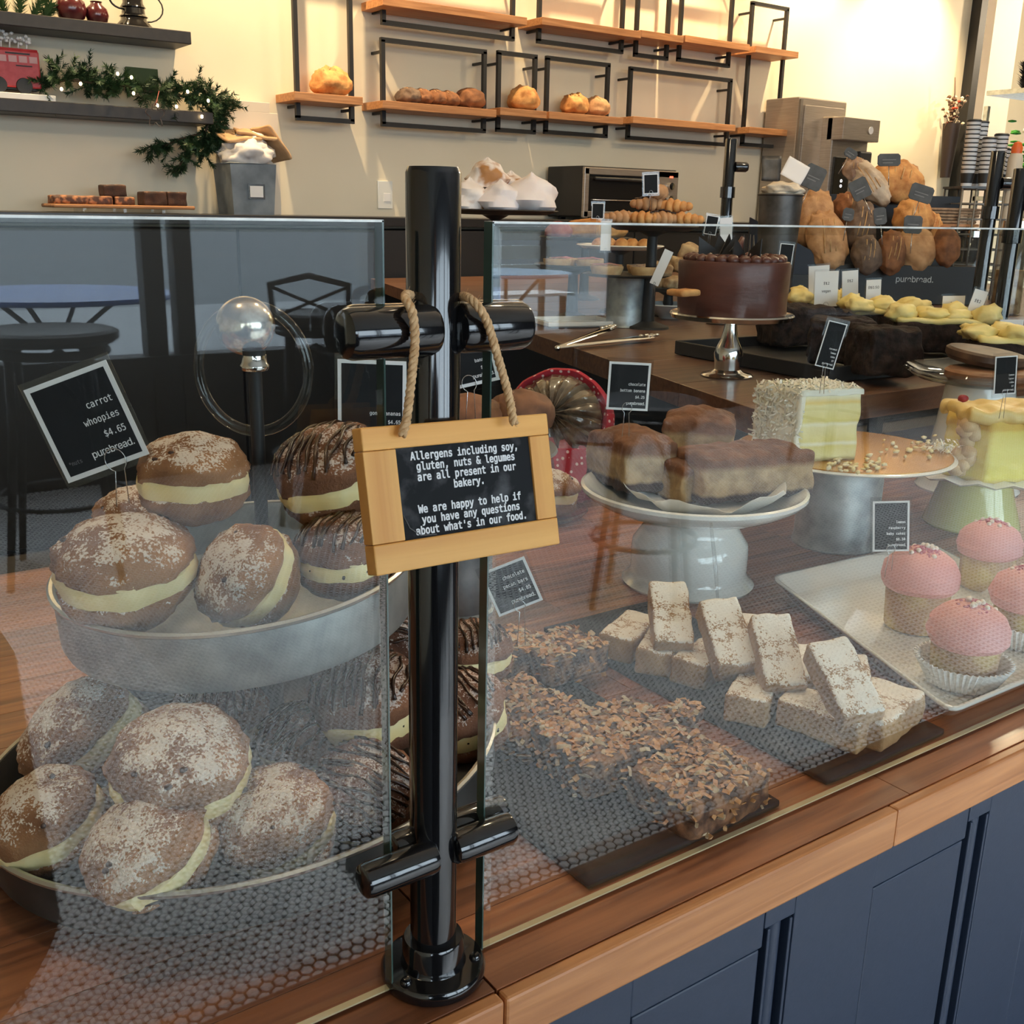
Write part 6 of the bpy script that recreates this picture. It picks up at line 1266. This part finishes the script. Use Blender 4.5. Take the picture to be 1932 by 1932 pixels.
# passage beyond: rack with green plant and white flowers
g1 = dist(1920, 300, 7.2); t = thing('metro_shelf', 'grey metal shelf rack in the passage at the far right', 'shelf', (g1.x, g1.y, 0))
for x in (-.12, .5):
    for y in (-.2, .2): part('upright', MB().box((g1.x+x, g1.y+y, 1.05), (.03, .03, 2.1)), GALV, t, True)
for z in (.5, 1.0, 1.5, dist(1920, 178, 7.2).z): part('shelf_tray', MB().box((g1.x+.19, g1.y, z), (.65, .42, .03)), GALV, t, True)
pz = V((g1.x-.02, g1.y-.25, 1.515)); t = thing('potted_plant', 'bright green leafy plant with white flowers on the passage shelf', 'plant', tuple(pz+V((.05, .12, 0))))
part('pot', MB().lathe([(0, 0), (.08, 0), (.1, .12), (0, .12)], 20), WHITEC, t); mb_ = MB(); rnd = random.Random(6); fl_ = MB()
for i in range(160):
    a = rnd.uniform(0, 6.3); e = V((rnd.gauss(0, .13), rnd.gauss(0, .1), .14+abs(rnd.gauss(0, .12)))); mb_.blob(e, (.045, .028, .01), 1, .2, 2, i)
for i in range(14): fl_.blob((rnd.gauss(0, .13), rnd.gauss(-.05, .06), .36+rnd.uniform(0, .07)), (.035, .03, .025), 1, .4, 2, i)
part('leaves', mb_, mat('bright_leaf', (.02, .20, .015), (.04, .32, .03), rough=.5, scale=10), t, kind='stuff'); part('flowers', fl_, WHITEP, t, kind='stuff')
t = thing('black_shrub', 'dark twiggy plant on top of the passage shelf', 'plant', (g1.x+.05, g1.y, dist(1920, 178, 7.2).z+.015)); part('twigs', needles([[V((-.1, 0, 0)), V((-.12, 0, .15))], [V((.05, 0, 0)), V((.1, 0, .2))]], 200, .06, 3, w=.006), BLKM, t, kind='stuff')
# ---------------------------------------------------------------- black price tags
price_tag(164, 797, .80, .068, .076, 21, ['carrot', 'whoopies', '$4.65'], 'black carrot whoopies price tag reading $4.65, tilted at the far left', ts=.0098, nuts=True, stem=.028, clip=(.12, .02))
price_tag(702, 755, .93, .060, .070, -1, ['gone bananas', '$4.65'], 'black gone bananas price tag left of the post, over the drizzled whoopie', ts=.0062, nuts=True, stem=.03)
price_tag(872, 668, 1.02, .060, .064, 14, ['bananas', '$4.65'], 'black price tag almost hidden behind post and sign, only its corner showing', ts=.006, stem=.03)
price_tag(1186, 729, 1.30, .051, .059, -1.5, ['chocolate', 'bottom banana', '$4.25'], 'black chocolate bottom banana price tag reading $4.25', ts=.0064, stem=.03)
price_tag(965, 1107, .98, .044, .046, 24, ['chocolate', 'pecan bars', '$4.85'], 'black chocolate pecan bars price tag reading $4.85, tilted below the sign', ts=.0066, nuts=True, stem=.035)
price_tag(1681, 993, 1.22, .040, .060, 6, ['lemon', 'raspberry', 'baby cakes', '$6.50'], 'black lemon raspberry baby cakes price tag above the pink cupcakes', ts=.0056, stem=.03, yaw=-12)
price_tag(1568, 651, 1.42, .026, .062, -12, ['coconut', 'lemon', 'cake', '$7'], 'narrow black price tag stuck in the top of the coconut cake', ts=.0042, stem=.035, yaw=0)
price_tag(1897, 708, 1.55, .032, .056, 5, ['lemon', 'layer', 'cake', '$7'], 'narrow black price tag stuck in the lemon cake at the right edge', ts=.0045, stem=.035)
# ---------------------------------------------------------------- person taking the picture (only the reflection shows the coat)
pm = mat('black_wool_coat', (.010, .010, .012), rough=.9); skin = mat('skin', (.55, .33, .24), rough=.55, sub=.1); hair = mat('dark_hair', (.03, .018, .012), rough=.5)
t = thing('person', 'person in a long black coat at the counter, seen only as a dark reflection', 'person', (-.42, -.95, 0), (0, 0, HEAD-pi/2))
b = bmesh.new(); vv = {}; vl = b.verts
def bv(n, p, r_): v = vl.new(p); vv[n] = (v, r_)
J = dict(pel=((0, 0, .92), (.16, .12)), spn=((0, .0, 1.10), (.15, .11)), chs=((0, .0, 1.30), (.18, .115)), nck=((0, .015, 1.45), (.06, .06)), hd0=((0, .03, 1.53), (.07, .08)), hd1=((0, .035, 1.62), (.085, .10)), hd2=((0, .03, 1.69), (.05, .06)))
for s_, n_ in ((1, 'r'), (-1, 'l')):
    J['sh'+n_] = ((s_*.18, 0, 1.38), (.065, .065)); J['el'+n_] = ((s_*.21, .06, 1.12), (.052, .052)); J['wr'+n_] = ((s_*.13, .29, 1.26), (.032, .032)); J['hn'+n_] = ((s_*.085, .36, 1.32), (.030, .020))
    J['hp'+n_] = ((s_*.10, 0, .85), (.10, .11)); J['kn'+n_] = ((s_*.115, .01, .48), (.062, .066)); J['an'+n_] = ((s_*.12, -.01, .09), (.042, .05)); J['ft'+n_] = ((s_*.13, .15, .035), (.04, .03))
for n_, (p, r_) in J.items(): bv(n_, p, r_)
for a_, c_ in [('pel', 'spn'), ('spn', 'chs'), ('chs', 'nck'), ('nck', 'hd0'), ('hd0', 'hd1'), ('hd1', 'hd2')]+[(x+n_, y+n_) for n_ in 'rl' for x, y in (('sh', 'el'), ('el', 'wr'), ('wr', 'hn'), ('hp', 'kn'), ('kn', 'an'), ('an', 'ft'))]+[('chs', 'shr'), ('chs', 'shl'), ('pel', 'hpr'), ('pel', 'hpl')]:
    b.edges.new((vv[a_][0], vv[c_][0]))
me = bpy.data.meshes.new('body'); b.to_mesh(me); b.free(); o = part('body', me, skin, t)
sm = o.modifiers.new('skin', 'SKIN'); o.modifiers.new('sub', 'SUBSURF').levels = 2
sv = me.skin_vertices[0].data if me.skin_vertices else None
if sv is None:
    bmx = bmesh.new(); bmx.from_mesh(me); bmx.verts.layers.skin.verify(); bmx.to_mesh(me); bmx.free(); sv = me.skin_vertices[0].data
for i, (n_, (p, r_)) in enumerate(J.items()): sv[i].radius = r_
sv[0].use_root = True; o.modifiers['sub'].render_levels = 2
part('coat', MB().lathe([(.23, .24), (.215, .55), (.21, .7), (.19, .9), (.165, 1.08), (.19, 1.25), (.19, 1.36), (.12, 1.44), (.075, 1.46), (.07, 1.45)], 40, fn=lambda p, a, r_, z: V((p.x*(1.06+.03*sin(a*5)*(1.3-z) if z < 1 else 1.06)+.21*min(1, max(0, 1.06-z)/.25)*(.5+.5*cos(a)), p.y*.78, p.z))), pm, t)
for s_ in (1, -1): part('sleeve', MB().tube([(s_*.16, 0, 1.39), (s_*.215, .0, 1.33), (s_*.215, .06, 1.12), (s_*.17, .18, 1.19), (s_*.14, .28, 1.25)], [.07, .075, .066, .056, .045], 16), pm, t); part('trouser_leg', MB().tube([(s_*.10, 0, .88), (s_*.115, .01, .48), (s_*.12, -.01, .09)], [.12, .08, .062], 16), pm, t); part('shoe', MB().rbox((s_*.13, .07, .05), (.10, .28, .09), 10, .002, 10, .035, 2), BLKM, t)
part('hair', MB().blob((0, .0, 1.62), (.10, .115, .115), 3, .06, 3, 2, fn=lambda p, v: V((p.x, p.y-(.03 if v.y > .3 else 0), p.z+(.02 if v.y > .3 else 0)))), hair, t)
for s_ in (1, -1):
    part('eye', MB().blob((s_*.032, .135, 1.61), (.010, .006, .006), 1, 0), WHITEP, t); 
    hn = MB(); 
    for k in range(4): hn.tube([(s_*.095, .365, 1.36-.018*k), (s_*.085, .395, 1.365-.018*k), (s_*.060, .405, 1.365-.018*k)], [.009, .0085, .007], 8)
    hn.tube([(s_*.085, .35, 1.30), (s_*.075, .37, 1.315), (s_*.06, .378, 1.325)], [.011, .010, .008], 8); part('hand_fingers', hn, skin, t)
part('nose', MB().blob((0, .15, 1.59), (.011, .016, .018), 1, 0), skin, t); part('mouth', MB().blob((0, .138, 1.553), (.022, .006, .005), 1, 0), mat('lips', (.42, .14, .12), rough=.5), t)
ph = thing('smartphone', 'black smartphone held up in both hands above the counter edge', 'phone', mat=M.Translation(CAM-hd*.062-up*.02) @ HZ)
part('body', MB().box((0, 0, 0), (.14, .008, .070)), BLK, ph, bev=.003); part('screen', MB().box((0, -.0045, 0), (.126, .001, .062)), mat('dark_phone_screen', (.02, .02, .025), rough=.05), ph); part('lens', MB().lathe([(0, 0), (.006, 0), (.006, .002), (0, .002)], 20, (0, 0, 0), M.Translation((-.055, .004, .022)) @ M.Rotation(R(-90), 4, 'X')), BLKM, ph)
